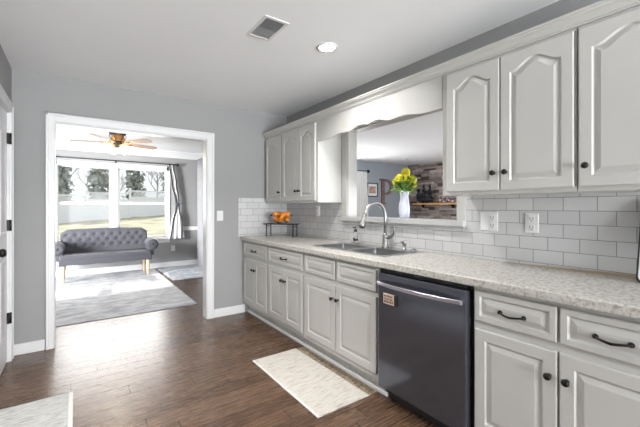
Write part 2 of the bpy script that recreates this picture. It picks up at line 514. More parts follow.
# stacked stone wall
def stone_wall():
    vs, fs, cols = [], [], []
    pal = [(.42, .36, .32), (.50, .45, .41), (.34, .28, .25), (.55, .50, .46), (.28, .23, .21), (.46, .38, .33), (.12, .09, .085), (.38, .34, .33), (.60, .55, .52)]
    z = 0.0
    yst = 1.05
    rr = random.Random(5)
    while z < CZ:
        h = rr.choice([.035, .05, .06, .075]); y = 1.0 - rr.random() * .3
        h = min(h, CZ - z)
        while y < GY:
            l = rr.uniform(.12, .5); y1 = min(y + l, GY)
            d = rr.uniform(.0, .05); x = GX - d
            o = len(vs)
            e = .0025
            vs += [(GX + .1, y, z), (GX + .1, y1, z), (GX + .1, y1, z + h), (GX + .1, y, z + h), (x, y + e, z + e), (x, y1 - e, z + e), (x, y1 - e, z + h - e), (x, y + e, z + h - e)]
            q = [(4, 5, 6, 7), (0, 1, 5, 4), (1, 2, 6, 5), (2, 3, 7, 6), (3, 0, 4, 7)]
            c = rr.choice(pal)
            for f in q: fs.append([i + o for i in f]); cols.append(c)
            y = y1
        z += h
    me = bpy.data.meshes.new('wall_stone'); me.from_pydata(vs, [], fs)
    at = me.color_attributes.new('tone', 'FLOAT_COLOR', 'CORNER')
    i = 0
    for p, c in zip(me.polygons, cols):
        for _ in p.loop_indices:
            at.data[i].color = (c[0], c[1], c[2], 1); i += 1
    me.materials.append(M['stone'])
    o = bpy.data.objects.new('wall_stone', me); COL.objects.link(o)
    return struct(o)
stone_wall()
struct(slab([-1.5, -.7, 1.0, GY], [0, .3, 2.1, CZ], lambda i, j: not (i == 1 and j == 1), GX + .1, GX + .2, 'yz').build('wall_great_room_right', M['wall_blue']))

TR = 0
def trim(mb, m='trim', bevel=.004, name='trim'):
    global TR
    TR += 1
    return struct(mb.build('%s_%d' % (name, TR) if name == 'trim' else name, M[m], bevel=bevel))

# casing of the wide opening: profile boards (outer band thicker) + jamb liners
def opening_casing(y_face, sgn):
    mb = MB()
    ya, yb = sorted((y_face, y_face + sgn * .018)); yc = y_face + sgn * .028
    yc0, yc1 = sorted((y_face, yc))
    o0, o1, ot = OX0 - .058, OX1 + .075, OZ + .075
    mb.box(o0, OX0, ya, yb, 0, ot); mb.box(OX1, o1, ya, yb, 0, ot); mb.box(OX0, OX1, ya, yb, OZ, ot)
    mb.box(o0, o0 + .02, yc0, yc1, 0, ot); mb.box(o1 - .02, o1, yc0, yc1, 0, ot); mb.box(o0, o1, yc0, yc1, ot - .02, ot)
    return mb
trim(opening_casing(YB, -1), bevel=.005)
trim(opening_casing(YB + .12, 1), bevel=.005)
trim(MB().box(OX0 - .001, OX0 + .006, YB - .005, YB + .125, 0, OZ).box(OX1 - .006, OX1 + .001, YB - .005, YB + .125, 0, OZ).box(OX0, OX1, YB - .005, YB + .125, OZ - .012, OZ + .001))
# pass-through liner and casing
trim(MB().box(XK - .004, XK + .115, PY0, PY0 + .012, PZ0 + .03, PZ1).box(XK - .004, XK + .115, PY1 - .012, PY1, PZ0 + .03, PZ1).box(XK - .004, XK + .115, PY0, PY1, PZ1 - .012, PZ1), 'paint')
trim(MB().box(XK - .016, XK, PY0 - .066, PY0, PZ0 + .035, PZ1 + .065).box(XK - .016, XK, PY1, PY1 + .078, PZ0 + .035, PZ1 + .065).box(XK - .016, XK, PY0, PY1, PZ1, PZ1 + .065), 'paint')
# ledge
lg = MB().box(XK - .055, XK + .18, 1.362, 2.719, 1.132, 1.172).box(XK - .02, XK, 1.372, 2.715, 1.112, 1.132).build('trim_ledge', M['ledge'], bevel=.004)
struct(lg)
# baseboards
bb = [('baseboard_back', (XL, OX0 - .066, YB - .014, YB, 0, .095)), ('baseboard_back', (OX1 + .081, 1.66, YB - .014, YB, 0, .095)),
      ('baseboard_left', (XL, XL + .014, -5, 2.934, 0, .095)),
      ('baseboard_window', (-3, 2.36, YW - .015, YW, 0, .11)), ('baseboard_living_right', (2.345, 2.36, YB + .15, YW - .016, 0, .11))]
for n, b in bb: struct(MB().box(*b).build(n, M['trim'], bevel=.004))
# chair rail under the window line
struct(MB().box(1.70, 2.345, YW - .025, YW, .765, .845).build('trim_chair_rail', M['trim'], bevel=.006))
struct(MB().box(2.335, 2.36, YB + .15, YW - .026, .765, .845).build('trim_chair_rail', M['trim'], bevel=.006))
# crown moulding in the living room
cr = [(0, CZ), (0, CZ - .14), (-.015, CZ - .14), (-.03, CZ - .11), (-.085, CZ - .04), (-.10, CZ - .03), (-.10, CZ)]
struct(MB().prism([(YW + a, z) for a, z in cr], -3, 2.36, 'yz').build('trim_crown_window', M['trim']))
struct(MB().prism([(2.36 + a, z) for a, z in cr], YB + .12, YW - .1, 'xz').build('trim_crown_right', M['trim']))
# tile backsplash
struct(MB().box(XK - .009, XK, .1, 1.366, .918, 1.36).box(XK - .009, XK, 1.366, 2.722, .918, 1.112).box(XK - .009, XK, 2.722, YB, .918, 1.36).build('wall_tile_right', M['tile_y']))
struct(MB().box(1.578, XK - .009, YB - .009, YB, .918, 1.378).build('wall_tile_back', M['tile_x']))
struct(MB().prism([(1.13, .918), (.45, .918), (.45, .937)], XK - .022, XK - .009, 'yz').build('trim_caulk', M['caulk']))  # tan wedge standing in for the shadow band at the tile foot
# shoe moulding along the toe kick
struct(MB().box(1.688, 1.706, 1.598, YB - .015, 0, .028).build('trim_shoe_moulding', M['trim'], bevel=.006))

# ------------------------------------------------------------------ window of the living room
def living_window():
    root = bpy.data.objects.new('window_1', None); COL.objects.link(root); root.location = (.64, YW, .6); struct(root)
    x0, x1, z0, z1 = -.306, 1.583, .60, 2.05
    c = MB()
    yf = YW - .02
    c.box(x0 - .07, x0 + .03, yf, YW, z0 - .05, z1 + .07).box(x1 - .03, x1 + .03, yf, YW, z0 - .05, z1 + .07).box(x0 - .07, x1 + .03, yf, YW, z1 - .02, z1 + .07)
    c.box(.575, .665, yf, YW + .08, z0, z1)
    c.build('window_casing', M['trim'], root, bevel=.004)
    MB().box(x0 - .09, x1 + .05, YW - .05, YW + .05, z0 - .01, z0 + .03).box(x0 - .07, x1 + .03, YW - .018, YW, z0 - .08, z0 - .01).build('window_sill', M['trim'], root, bevel=.004)
    for a, b in ((x0, .575), (.665, x1)):
        for k, (c0, c1) in enumerate(((z0 + .03, 1.36), (1.33, z1))):
            y = YW + .03 + (.035 if k else 0)
            s = MB(); w = .045
            s.box(a, a + w, y, y + .03, c0, c1).box(b - w, b, y, y + .03, c0, c1).box(a + w, b - w, y, y + .03, c0, c0 + w * .8).box(a + w, b - w, y, y + .03, c1 - w * .8, c1)
            so = s.build('sash', M['trim'], root, bevel=.003)
            MB().box(a + w, b - w, y + .013, y + .017, c0 + w * .8, c1 - w * .8).build('pane', M['pane'], so)
    for u in ((x0 + .22), (.36), (.9), (1.35)):
        MB().box(u - .03, u + .03, YW + .015, YW + .035, 1.345, 1.37).build('sash_lock', M['trim'], root, bevel=.004)
living_window()

# simple frames in the unseen windows; the first fills the added opening behind the camera
def plain_window(name, plane, a0, a1, z0, z1, at):
    w = .05
    us = [a0, a0 + w, (a0 + a1) / 2 - w / 2, (a0 + a1) / 2 + w / 2, a1 - w, a1]
    o = slab(us, [z0, z0 + w, z1 - w, z1], lambda i, j: not (i in (1, 3) and j == 1), at - .03, at + .03, plane).build(name, M['trim'], bevel=.003)
    struct(o)
plain_window('window_2_added', 'xz', -.35, 1.9, .15, 2.2, -5.05)
plain_window('window_3', 'yz', 4.2, 6.2, .1, 2.2, -3.05)
plain_window('window_4', 'xz', 4.5, 5.5, .2, 2.1, GY + .06)
plain_window('window_5', 'xz', 2.9, 7.1, .15, 2.3, -1.55)

# ------------------------------------------------------------------ door on the left
def left_door():
    root = bpy.data.objects.new('door_1', None); COL.objects.link(root); root.location = (XL, 3.79, 0); struct(root)
    MB().box(XL - .05, XL - .012, 3.012, 3.759, .010, 2.041).build('door_panel', M['trim'], root, bevel=.003)
    for za, zb in ((.25, .85), (1.05, 1.85)):
        for ya, yb in ((3.10, 3.34), (3.43, 3.67)):
            r = []
            for d, x in ((0, XL - .014), (.004, XL - .006), (.014, XL - .006), (.022, XL - .0105)):
                r.append([(x, ya + d, za + d), (x, yb - d, za + d), (x, yb - d, zb - d), (x, ya + d, zb - d)])
            MB().rings(r).build('raised_panel', M['trim'], root)
    c = MB()
    x1 = XL + .016
    c.box(XL, x1, 3.765, 3.838, 0, 2.12).box(XL, x1, 2.935, 3.005, 0, 2.12).box(XL, x1, 3.005, 3.765, 2.045, 2.12)
    c.box(XL, x1 + .006, 3.824, 3.838, 0, 2.12).box(XL, x1 + .006, 2.935, 3.838, 2.106, 2.12)
    c.box(XL - .1, XL + .001, 3.760, 3.766, 0, 2.045).box(XL - .1, XL + .001, 3.005, 3.766, 2.0415, 2.046)
    c.build('door_frame', M['trim'], root, bevel=.004)
    for z in (1.83, 1.12, .36):
        MB().tube([(XL + .008, 3.762, z - .045), (XL + .008, 3.762, z + .045)], .009, 10).box(XL - .012, XL + .004, 3.748, 3.765, z - .045, z + .045).build('hinge', M['black'], root)
    MB().lathe([(.03, 0), (.03, .008), (.012, .012), (.011, .035), (.026, .045), (.03, .06), (.022, .075), (.0001, .078)], (XL - .012, 3.11, .96), 20, 'x').build('door_knob', M['black'], root)
left_door()

# ------------------------------------------------------------------ cabinets
def door_mesh(mb, xf, y0, y1, z0, z1, arch=0.0, fr=.055, t=.019):
    """raised-panel door facing -X: back at xf, front at xf - t"""
    n = 15 if arch else 2
    def ring(d, x, rect=False, dz=0):
        a, b = y0 + d, y1 - d
        lo, hi = z0 + d, z1 - d
        pts = [(x, b, lo), (x, a, lo)]
        for i in range(n):
            s = -1 + 2 * i / (n - 1)
            y = (a + b) / 2 + s * (b - a) / 2
            if rect or not arch: z = hi
            else:
                e = abs(s) / .86
                f = .5 * (1 + cos(pi * min(1, e))) ** .8 * .5 ** (-.8) * .5 if False else .5 * (1 + cos(pi * min(1, e)))
                f = f ** .75
                z = hi - arch * (1 - f)
            pts.append((x, y, z))
        return pts
    R = [ring(0, xf, True), ring(0, xf - t + .003, True), ring(.004, xf - t, True), ring(fr, xf - t), ring(fr + .006, xf - t + .009),
         ring(fr + .012, xf - t + .009), ring(fr + .034, xf - t + .001), ring(fr + .036, xf - t + .001)]
    mb.rings(R)
    return mb

def knob(x, y, z, parent):
    MB().lathe([(.009, 0), (.009, .002), (.005, .005), (.005, .014), (.013, .018), (.0155, .024), (.013, .030), (.006, .033), (.0001, .0335)], (x, y, z), 16, '-x').build('knob', M['black'], parent)

def pull(x, y, z, parent, L=.105):
    mb = MB()
    pts = []; rs = []
    for i in range(13):
        s = -1 + i / 6
        pts.append((x - .012 - .016 * (1 - s * s), y + s * L / 2, z - .007 * (1 - abs(s)) + .002)); rs.append(.0042 + .0018 * (1 - abs(s)))
    mb.tube(pts, rs, 8)
    for s in (-1, 1):
        mb.lathe([(.010, 0), (.011, .004), (.006, .009), (.0065, .016), (.002, .019)], (x, y + s * L / 2, z + .002), 12, '-x')
    mb.build('drawer_pull', M['black'], parent)

FX = 1.650    # face of the base cabinets
def base_cabinet(y0, y1, label, doors, drawers, knobs=True, stuff=None, right_panel=False, open_top=False):
    root = thing('base_cabinet', label, 'cabinet', ((FX + XK) / 2, (y0 + y1) / 2, 0), 'white base cabinets along the tiled wall')
    c = MB()
    e = .001
    zt = .873
    # carcass walls, floor and back: the middle is open so a sink can hang in it
    c.box(FX + .02, XK - .012, y0 + e, y0 + .018, .11, zt).box(FX + .02, XK - .012, y1 - .018, y1 - e, .11, zt)
    c.box(FX + .02, XK - .012, y0 + .018, y1 - .018, .11, .13).box(XK - .02, XK - .012, y0 + .018, y1 - .018, .13, zt)
    c.build('body', M['paint'], root)
    # face frame
    ff = MB()
    for za, zb in ((.11, .158), (.655, .712), (.845, zt)): ff.box(FX, FX + .02, y0 + e, y1 - e, za, zb)
    for za, zb in ((.158, .655), (.712, .845)): ff.box(FX, FX + .02, y0 + e, y0 + .035, za, zb).box(FX, FX + .02, y1 - .035, y1 - e, za, zb)
    for z0_, z1_, lst in ((.158, .655, doors), (.712, .845, drawers)):
        for (a0, b0, _), (a1, b1, _2) in zip(lst, lst[1:]):
            ff.box(FX, FX + .02, (b0 + a1) / 2 - .03, (b0 + a1) / 2 + .03, z0_, z1_)
    ff.build('face_frame', M['paint'], root)
    MB().box(1.706, 1.724, y0 + e, y1 - e, .002, .11).box(1.724, 1.9, y0 + e, y0 + .018, .002, .11).box(1.724, 1.9, y1 - .018, y1 - e, .002, .11).build('toe_kick', M['toe'], root)
    for a, b, kn in doors:
        d = door_mesh(MB(), FX - .0005, a, b, .150, .664, 0, .052).build('door', M['paint'], root)
        knob(FX - .019, (b - .028) if kn > 0 else (a + .028), .558, d)
    for a, b, p in drawers:
        nm = 'drawer' if p else 'false_drawer_front'
        d = door_mesh(MB(), FX - .0005, a, b, .703, .853, 0, .026).build(nm, M['paint'], root)
        if p: pull(FX - .019, (a + b) / 2, .770, d)
    return root

base_cabinet(3.236, YB - .012, 'white base cabinet in the far corner below the black fruit stand', [(3.262, 3.555, 1), (3.560, 3.866, -1)], [(3.262, 3.866, 1)])
base_cabinet(2.541, 3.234, 'white base cabinet with one drawer, second from the far corner', [(2.564, 2.882, 1), (2.887, 3.212, -1)], [(2.564, 3.212, 1)])
base_cabinet(1.630, 2.539, 'wide white sink cabinet with two false drawer fronts, left of the dishwasher', [(1.644, 2.076, 1), (2.084, 2.516, -1)], [(1.644, 2.068, 0), (2.092, 2.516, 0)])
base_cabinet(.198, .962, 'white base cabinet with two drawers, right of the dishwasher', [(.232, .578, 1), (.587, .948, -1)], [(.232, .576, 1), (.588, .948, 1)])

UX = 1.940    # face of the wall cabinets
def wall_cabinet(y0, y1, zb, label, doors, dz0):
    root = thing('wall_cabinet', label, 'cabinet', ((UX + XK) / 2, (y0 + y1) / 2, zb), 'white wall cabinets with arched doors')
    MB().box(UX, XK - .012, y0 + .001, y1 - .001, zb, 2.125).build('body', M['paint'], root, bevel=.002)
    for a, b, kn in doors:
        d = door_mesh(MB(), UX - .0005, a, b, dz0, 2.106, .050, .050).build('door', M['paint'], root)
        knob(UX - .019, (b - .03) if kn > 0 else (a + .03), 1.462 if zb > 1.33 else 1.440, d)
wall_cabinet(3.456, YB - .026, 1.316, 'narrow white wall cabinet with a single arched door in the far corner', [(3.470, 3.860, -1)], 1.337)
wall_cabinet(2.752, 3.454, 1.316, 'white wall cabinet left of the pass-through with two arched doors', [(2.785, 3.090, 1), (3.096, 3.444, -1)], 1.337)
wall_cabinet(.614, 1.348, 1.344, 'white wall cabinet right of the pass-through with two arched doors', [(.622, .966, 1), (.973, 1.306, -1)], 1.366)
wall_cabinet(-.14, .612, 1.344, 'white wall cabinet nearest the camera, top right, with a black knob on its lower left', [(.232, .602, 1), (-.13, .226, -1)], 1.366)

# valance
half = [(2.720, 1.905), (2.62, 1.903), (2.55, 1.906), (2.50, 1.913), (2.46, 1.922), (2.42, 1.929), (2.355, 1.930), (2.31, 1.926), (2.264, 1.922), (2.22, 1.931), (2.18, 1.944), (2.15, 1.952), (2.10, 1.953), (2.06, 1.947), (2.026, 1.938)]
prof = half + [(4.05 - y, z) for y, z in reversed(half[:-1])]
prof[-1] = (1.3315, 1.905)
prof = [(1.3495 + (y - 1.3315) * (2.751 - 1.3495) / (2.72 - 1.3315), z + .009) for y, z in prof]
vm = MB()
top = [(y, 2.125) for y, z in prof]
for i in range(len(prof) - 1):
    (ya, za), (yb, zb_) = prof[i], prof[i + 1]
    for x in (UX, UX + .018):
        vm.add([(x, ya, za), (x, yb, zb_), (x, yb, 2.125), (x, ya, 2.125)], [(0, 1, 2, 3)])
    vm.add([(UX, ya, za), (UX, yb, zb_), (UX + .018, yb, zb_), (UX + .018, ya, za)], [(0, 1, 2, 3)])
    vm.add([(UX, ya, 2.125), (UX, yb, 2.125), (UX + .018, yb, 2.125), (UX + .018, ya, 2.125)], [(0, 1, 2, 3)])
for y in (prof[0][0], prof[-1][0]):
    vm.add([(UX, y, 1.914), (UX, y, 2.125), (UX + .018, y, 2.125), (UX + .018, y, 1.914)], [(0, 1, 2, 3)])
tag(vm.build('valance', M['paint']), 'white scalloped valance bridging the wall cabinets above the pass-through', 'valance')
# crown
cp = [(UX + .02, 2.1255), (UX - .006, 2.1255), (UX - .008, 2.1330), (UX - .014, 2.1350), (UX - .017, 2.1440), (UX - .030, 2.1570), (UX - .040, 2.1630), (UX - .042, 2.1720), (UX - .048, 2.1740), (UX - .048, 2.1840), (UX + .02, 2.1840)]
tag(MB().prism(cp, -.14, YB - .022, 'xz').build('crown_molding', M['paint']), 'long white crown molding along the top of the wall cabinets', 'molding')

# ------------------------------------------------------------------ worktop with the sink hole
CT, CTH = .918, .043
SX0, SX1, SY0, SY1 = 1.770, 2.175, 1.715, 2.560
ct = slab([1.602, SX0, SX1, XK - .0095], [-.02, SY0, SY1, YB - .0095], lambda i, j: not (i == 1 and j == 1), CT - CTH, CT, 'xy').build('worktop', M['granite'], bevel=.007, seg=3)
tag(ct, 'long speckled granite worktop running along the tiled wall', 'worktop')

# sink
def sink():
    root = thing('kitchen_sink', 'double-bowl stainless steel sink set into the granite worktop', 'sink', (1.97, 2.13, CT))
    z = CT + .004
    b = [(1.800, 2.085, 1.745, 2.100), (1.800, 2.085, 2.160, 2.530)]
    xs = [1.752, 1.800, 2.085, 2.195]; ys = [1.697, 1.745, 2.100, 2.160, 2.530, 2.578]
    slab(xs, ys, lambda i, j: not (i == 1 and j in (1, 3)), CT + .0005, z, 'xy').build('rim', M['sinksteel'], root, bevel=.0015)
    for (x0, x1, y0, y1) in b:
        R = []
        for d, zz in ((0, z), (0, CT - .02), (.012, CT - .15), (.03, CT - .172), (.06, CT - .178)):
            R.append([(x0 + d, y0 + d, zz), (x1 - d, y0 + d, zz), (x1 - d, y1 - d, zz), (x0 + d, y1 - d, zz)])
        mb = MB(); n = 4; vs = [p for r in R for p in r]; fs = []
        for i in range(len(R) - 1):
            for k in range(4): fs.append((i * 4 + k, i * 4 + (k + 1) % 4, (i + 1) * 4 + (k + 1) % 4, (i + 1) * 4 + k))
        fs.append((16, 17, 18, 19))
        mb.add(vs, fs)
        bo = mb.build('bowl', M['sinksteel'], root, bevel=.012, seg=3)
        MB().lathe([(.045, 0), (.045, .003), (.035, .004), (.0001, .002)], ((x0 + x1) / 2, (y0 + y1) / 2, CT - .178), 20).build('drain', M['steel'], bo)
sink()

# faucet
def faucet():
    bx, by = 2.15, 2.055
    z0 = CT + .0045
    root = thing('kitchen_faucet', 'brushed steel gooseneck faucet with pull-down spray head behind the sink', 'faucet', (bx, by, z0))
    MB().lathe([(.031, 0), (.031, .006), (.026, .012), (.023, .02), (.023, .10), (.019, .11), (.016, .125)], (bx, by, z0), 20).build('body', M['steel'], root)
    pts = [(bx, by, z0 + .12), (bx, by, 1.17)]
    cx, r, zc = bx - .112, .112, 1.196
    for i in range(0, 17):
        t = pi * i / 16 * .92
        pts.append((cx + r * cos(t), by + .01 * i / 16, zc + r * sin(t) * .98))
    e = Vector(pts[-1]); q = (Vector(pts[-1]) - Vector(pts[-2])).normalized()
    pts.append(tuple(e + q * .02))
    MB().tube(pts, .0135, 14).build('spout', M['steel'], root)
    s = e + q * .015
    dn = (q + Vector((-.05, 0, -.3))).normalized()
    MB().tube([s, s + dn * .03, s + dn * .06, s + dn * .09, s + dn * .108], [.015, .017, .020, .026, .026], 16).build('spray_head', M['steel'], root)
    MB().tube([s + dn * .108, s + dn * .113], [.024, .022], 16).build('nozzle', M['blackplastic'], root)
    MB().tube([(bx, by, 1.012), (bx, by - .045, 1.012)], .016, 14).build('valve', M['steel'], root)
    MB().tube([(bx, by - .040, 1.012), (bx - .004, by - .075, 1.018), (bx - .010, by - .105, 1.045), (bx - .012, by - .115, 1.085), (bx - .012, by - .112, 1.115)], [.013, .010, .008, .007, .006], 10).build('handle', M['steel'], root)
faucet()
def soap_pump():
    x, y, z0 = 2.15, 1.845, CT + .0045
    root = thing('soap_dispenser', 'short brushed steel soap dispenser built in right of the faucet', 'soap dispenser', (x, y, z0))
    MB().lathe([(.022, 0), (.022, .005), (.014, .009), (.012, .04), (.016, .045), (.016, .078), (.013, .082), (.0001, .083)], (x, y, z0), 16).build('body', M['steel'], root)
    MB().tube([(x, y, z0 + .068), (x - .04, y + .012, z0 + .066), (x - .085, y + .03, z0 + .056)], [.008, .006, .005], 8).build('nozzle', M['steel'], root)
soap_pump()
o = MB().lathe([(.022, 0), (.022, .006), (.018, .012), (.016, .02), (.0001, .022)], (2.15, 1.752, CT + .0045), 16).build('sink_air_gap', M['steel'])
tag(o, 'low round steel cap on the sink deck near the right end', 'sink cap')
def soap_bottle():
    x, y, z0 = 2.155, 2.44, CT + .0045
    root = thing('soap_bottle', 'clear soap bottle with a black pump standing behind the left sink bowl', 'soap bottle', (x, y, z0))
    MB().lathe([(.021, 0), (.024, .004), (.024, .095), (.020, .108), (.012, .115), (.012, .122)], (x, y, z0), 18).build('bottle', M['glass'], root)
    MB().lathe([(.0245, .028), (.0247, .030), (.0247, .048), (.0245, .050)], (x, y, z0), 18, cap=False).build('label_band', M['blackplastic'], root)
    MB().lathe([(.0001, .006), (.021, .006), (.021, .060), (.0001, .060)], (x, y, z0), 16).build('liquid', M['liquid'], root)
    MB().lathe([(.015, .116), (.015, .134), (.007, .138), (.006, .152), (.012, .154), (.012, .162), (.0001, .163)], (x, y, z0), 16).tube([(x, y, z0 + .158), (x - .035, y, z0 + .154)], [.006, .004], 8).build('pump', M['blackplastic'], root)
soap_bottle()

# ------------------------------------------------------------------ dishwasher
def dishwasher():
    y0, y1 = .980, 1.600
    root = thing('dishwasher', 'black stainless dishwasher with a bowed bar handle under the worktop', 'dishwasher', (1.93, (y0 + y1) / 2, 0))
    MB().box(1.66, XK - .03, y0 - .006, y1 + .025, .10, .870).build('tub', M['blackplastic'], root)
    MB().box(1.606, 1.658, y0, y1, .105, .845).build('door', M['dw'], root, bevel=.008, seg=3)
    MB().box(1.64, 1.66, y0 + .02, y1 - .02, .846, .868).build('control_strip', M['blackplastic'], root, bevel=.003)
    for yy in (1.08, 1.28, 1.42):
        MB().box(1.635, 1.645, yy, yy + .05, .856, .864).build('control_button', M['slot'], root)
    MB().box(1.70, 1.72, y0, y1 + .02, .006, .105).build('kick_plate', M['rubber'], root)
    pts = []
    for i in range(17):
        s = -1 + i / 8
        pts.append((1.600 - .012 - .034 * (1 - abs(s) ** 2.5), (y0 + y1) / 2 + s * .295, .783))
    mb = MB()
    # flattened bar
    R = []
    for p in pts:
        R.append([(p[0] - .006, p[1], p[2] - .011), (p[0] + .004, p[1], p[2] - .013), (p[0] + .004, p[1], p[2] + .013), (p[0] - .006, p[1], p[2] + .011)])
    mb.rings(R)
    for s in (-1, 1):
        yy = (y0 + y1) / 2 + s * .288
        mb.box(1.585, 1.607, yy - .010, yy + .010, .771, .795)
    mb.build('handle', M['handle'], root, bevel=.003)
dishwasher()
def magnet():
    root = thing('dishwasher_magnet', 'small tan magnet sign on the upper left of the dishwasher door', 'magnet', (1.602, 1.50, .69))
    MB().box(1.6015, 1.6055, 1.455, 1.548, .656, .722).build('plate', M['tan'], root, bevel=.001)
    MB().box(1.5995, 1.6055, 1.434, 1.455, .656, .722).build('edge', M['blackplastic'], root)
    mk = MB()
    rr = random.Random(3)
    for row, (za, zb) in enumerate(((.700, .712), (.684, .694), (.664, .679))):
        y = 1.540
        while y > 1.468:
            w = rr.uniform(.006, .011)
            mk.box(1.6010, 1.6016, y - w, y, za, zb)
            y -= w + .004
    mk.build('lettering', M['slot'], root)
magnet()

# ------------------------------------------------------------------ electrical plates
def outlet(y, z, label, w=.075, h=.118, duplex=(0,)):
    x = XK - .009
    root = thing('outlet', label, 'outlet', (x, y, z))
    MB().box(x - .006, x, y - w / 2, y + w / 2, z - h / 2, z + h / 2).build('cover_plate', M['plate'], root, bevel=.003)
    for dy in duplex:
        for dz in (-.026, .026):
            s = MB().box(x - .009, x - .006, y + dy - .017, y + dy + .017, z + dz - .018, z + dz + .018).build('socket', M['trim'], root, bevel=.003)
            MB().box(x - .0095, x - .009, y + dy - .010, y + dy - .007, z + dz - .006, z + dz + .010).box(x - .0095, x - .009, y + dy + .007, y + dy + .010, z + dz - .006, z + dz + .010).box(x - .0095, x - .009, y + dy - .003, y + dy + .003, z + dz - .014, z + dz - .009).build('slots', M['slot'], s)
outlet(.937, 1.172, 'white duplex outlet on the tile, the one farther right')
outlet(1.200, 1.174, 'double-width white outlet plate on the tile just right of the pass-through', .118, .122, (-.024,))
outlet(3.18, 1.225, 'white outlet on the tile under the far wall cabinets')
def wall_switch():
    y = YB; x, z = 1.358, 1.168
    root = thing('light_switch', 'white light switch on the grey wall right of the wide opening', 'light switch', (x, y, z))
    MB().box(x - .037, x + .037, y - .006, y, z - .058, z + .058).build('cover_plate', M['plate'], root, bevel=.003)
    MB().box(x - .016, x + .016, y - .011, y - .006, z - .033, z + .033).build('rocker', M['trim'], root, bevel=.003)
wall_switch()
def far_outlet():
    y = YW; x, z = 1.682, .395
    root = thing('outlet', 'white outlet low on the living room wall right of the settee', 'outlet', (x, y, z))
    MB().box(x - .04, x + .04, y - .006, y, z - .062, z + .062).build('cover_plate', M['plate'], root, bevel=.003)
    for dz in (-.026, .026):
        MB().box(x - .017, x + .017, y - .009, y - .006, z + dz - .018, z + dz + .018).build('socket', M['trim'], root, bevel=.003)
far_outlet()

# ------------------------------------------------------------------ ceiling fittings
def downlight(x, y, label, energy, group='recessed ceiling lights'):
    root = thing('recessed_light', label, 'ceiling light', (x, y, CZ), group)
    MB().lathe([(.058, -.001), (.078, -.001), (.080, -.005), (.060, -.010), (.058, -.006)], (x, y, CZ), 32, cap=False).build('trim_ring', M['trim'], root)
    MB().lathe([(.0001, -.005), (.058, -.005), (.058, -.003), (.0001, -.003)], (x, y, CZ), 32).build('diffuser', M['lamp'], root)
    l = light('recessed_lamp', 'AREA', (0, 0, -.012), (0, 0, 0), energy, .11, None, (1, .985, .955), 130); l.parent = root
downlight(.22, 2.02, 'added unseen recessed ceiling light over the walkway side of the kitchen', 16)  # added out of frame to brighten the far cabinets and tile
downlight(1.507, 2.023, 'round recessed ceiling light, lit, above the sink side of the kitchen', 9)
for x, y in ((.3, -1.6), (1.5, -3.2)):  # extra fill lights added out of view
    downlight(x, y, 'added unseen recessed ceiling light in the part of the kitchen behind the camera', 5)
def vent():
    root = thing('ceiling_vent', 'white rectangular air vent in the kitchen ceiling with grey louvres', 'ceiling vent', (1.03, 2.045, CZ))
    z = CZ
    slab([.945, .965, 1.095, 1.115], [1.90, 1.925, 2.165, 2.19], lambda i, j: not (i == 1 and j == 1), z - .006, z, 'xy').build('frame', M['trim'], root, bevel=.002)
    MB().box(.965, 1.095, 1.925, 2.045, z - .001, z - .0005).build('backing', M['ventdark'], root)
    MB().box(.965, 1.095, 2.046, 2.165, z - .002, z - .0005).build('damper_plate', M['ventlight'], root)
    for k in range(18):
        y = 1.932 + k * .0132
        m = MB()
        if k < 9: m.add([(.965, y, z - .006), (1.095, y, z - .006), (1.095, y + .003, z - .001), (.965, y + .003, z - .001)], [(0, 1, 2, 3)])
        else: m.add([(.965, y - .006, z - .006), (1.095, y - .006, z - .006), (1.095, y + .004, z - .002), (.965, y + .004, z - .002)], [(0, 1, 2, 3)])
        m.build('louvre', M['ventdark'] if k < 9 else M['ventlight'], root)
vent()

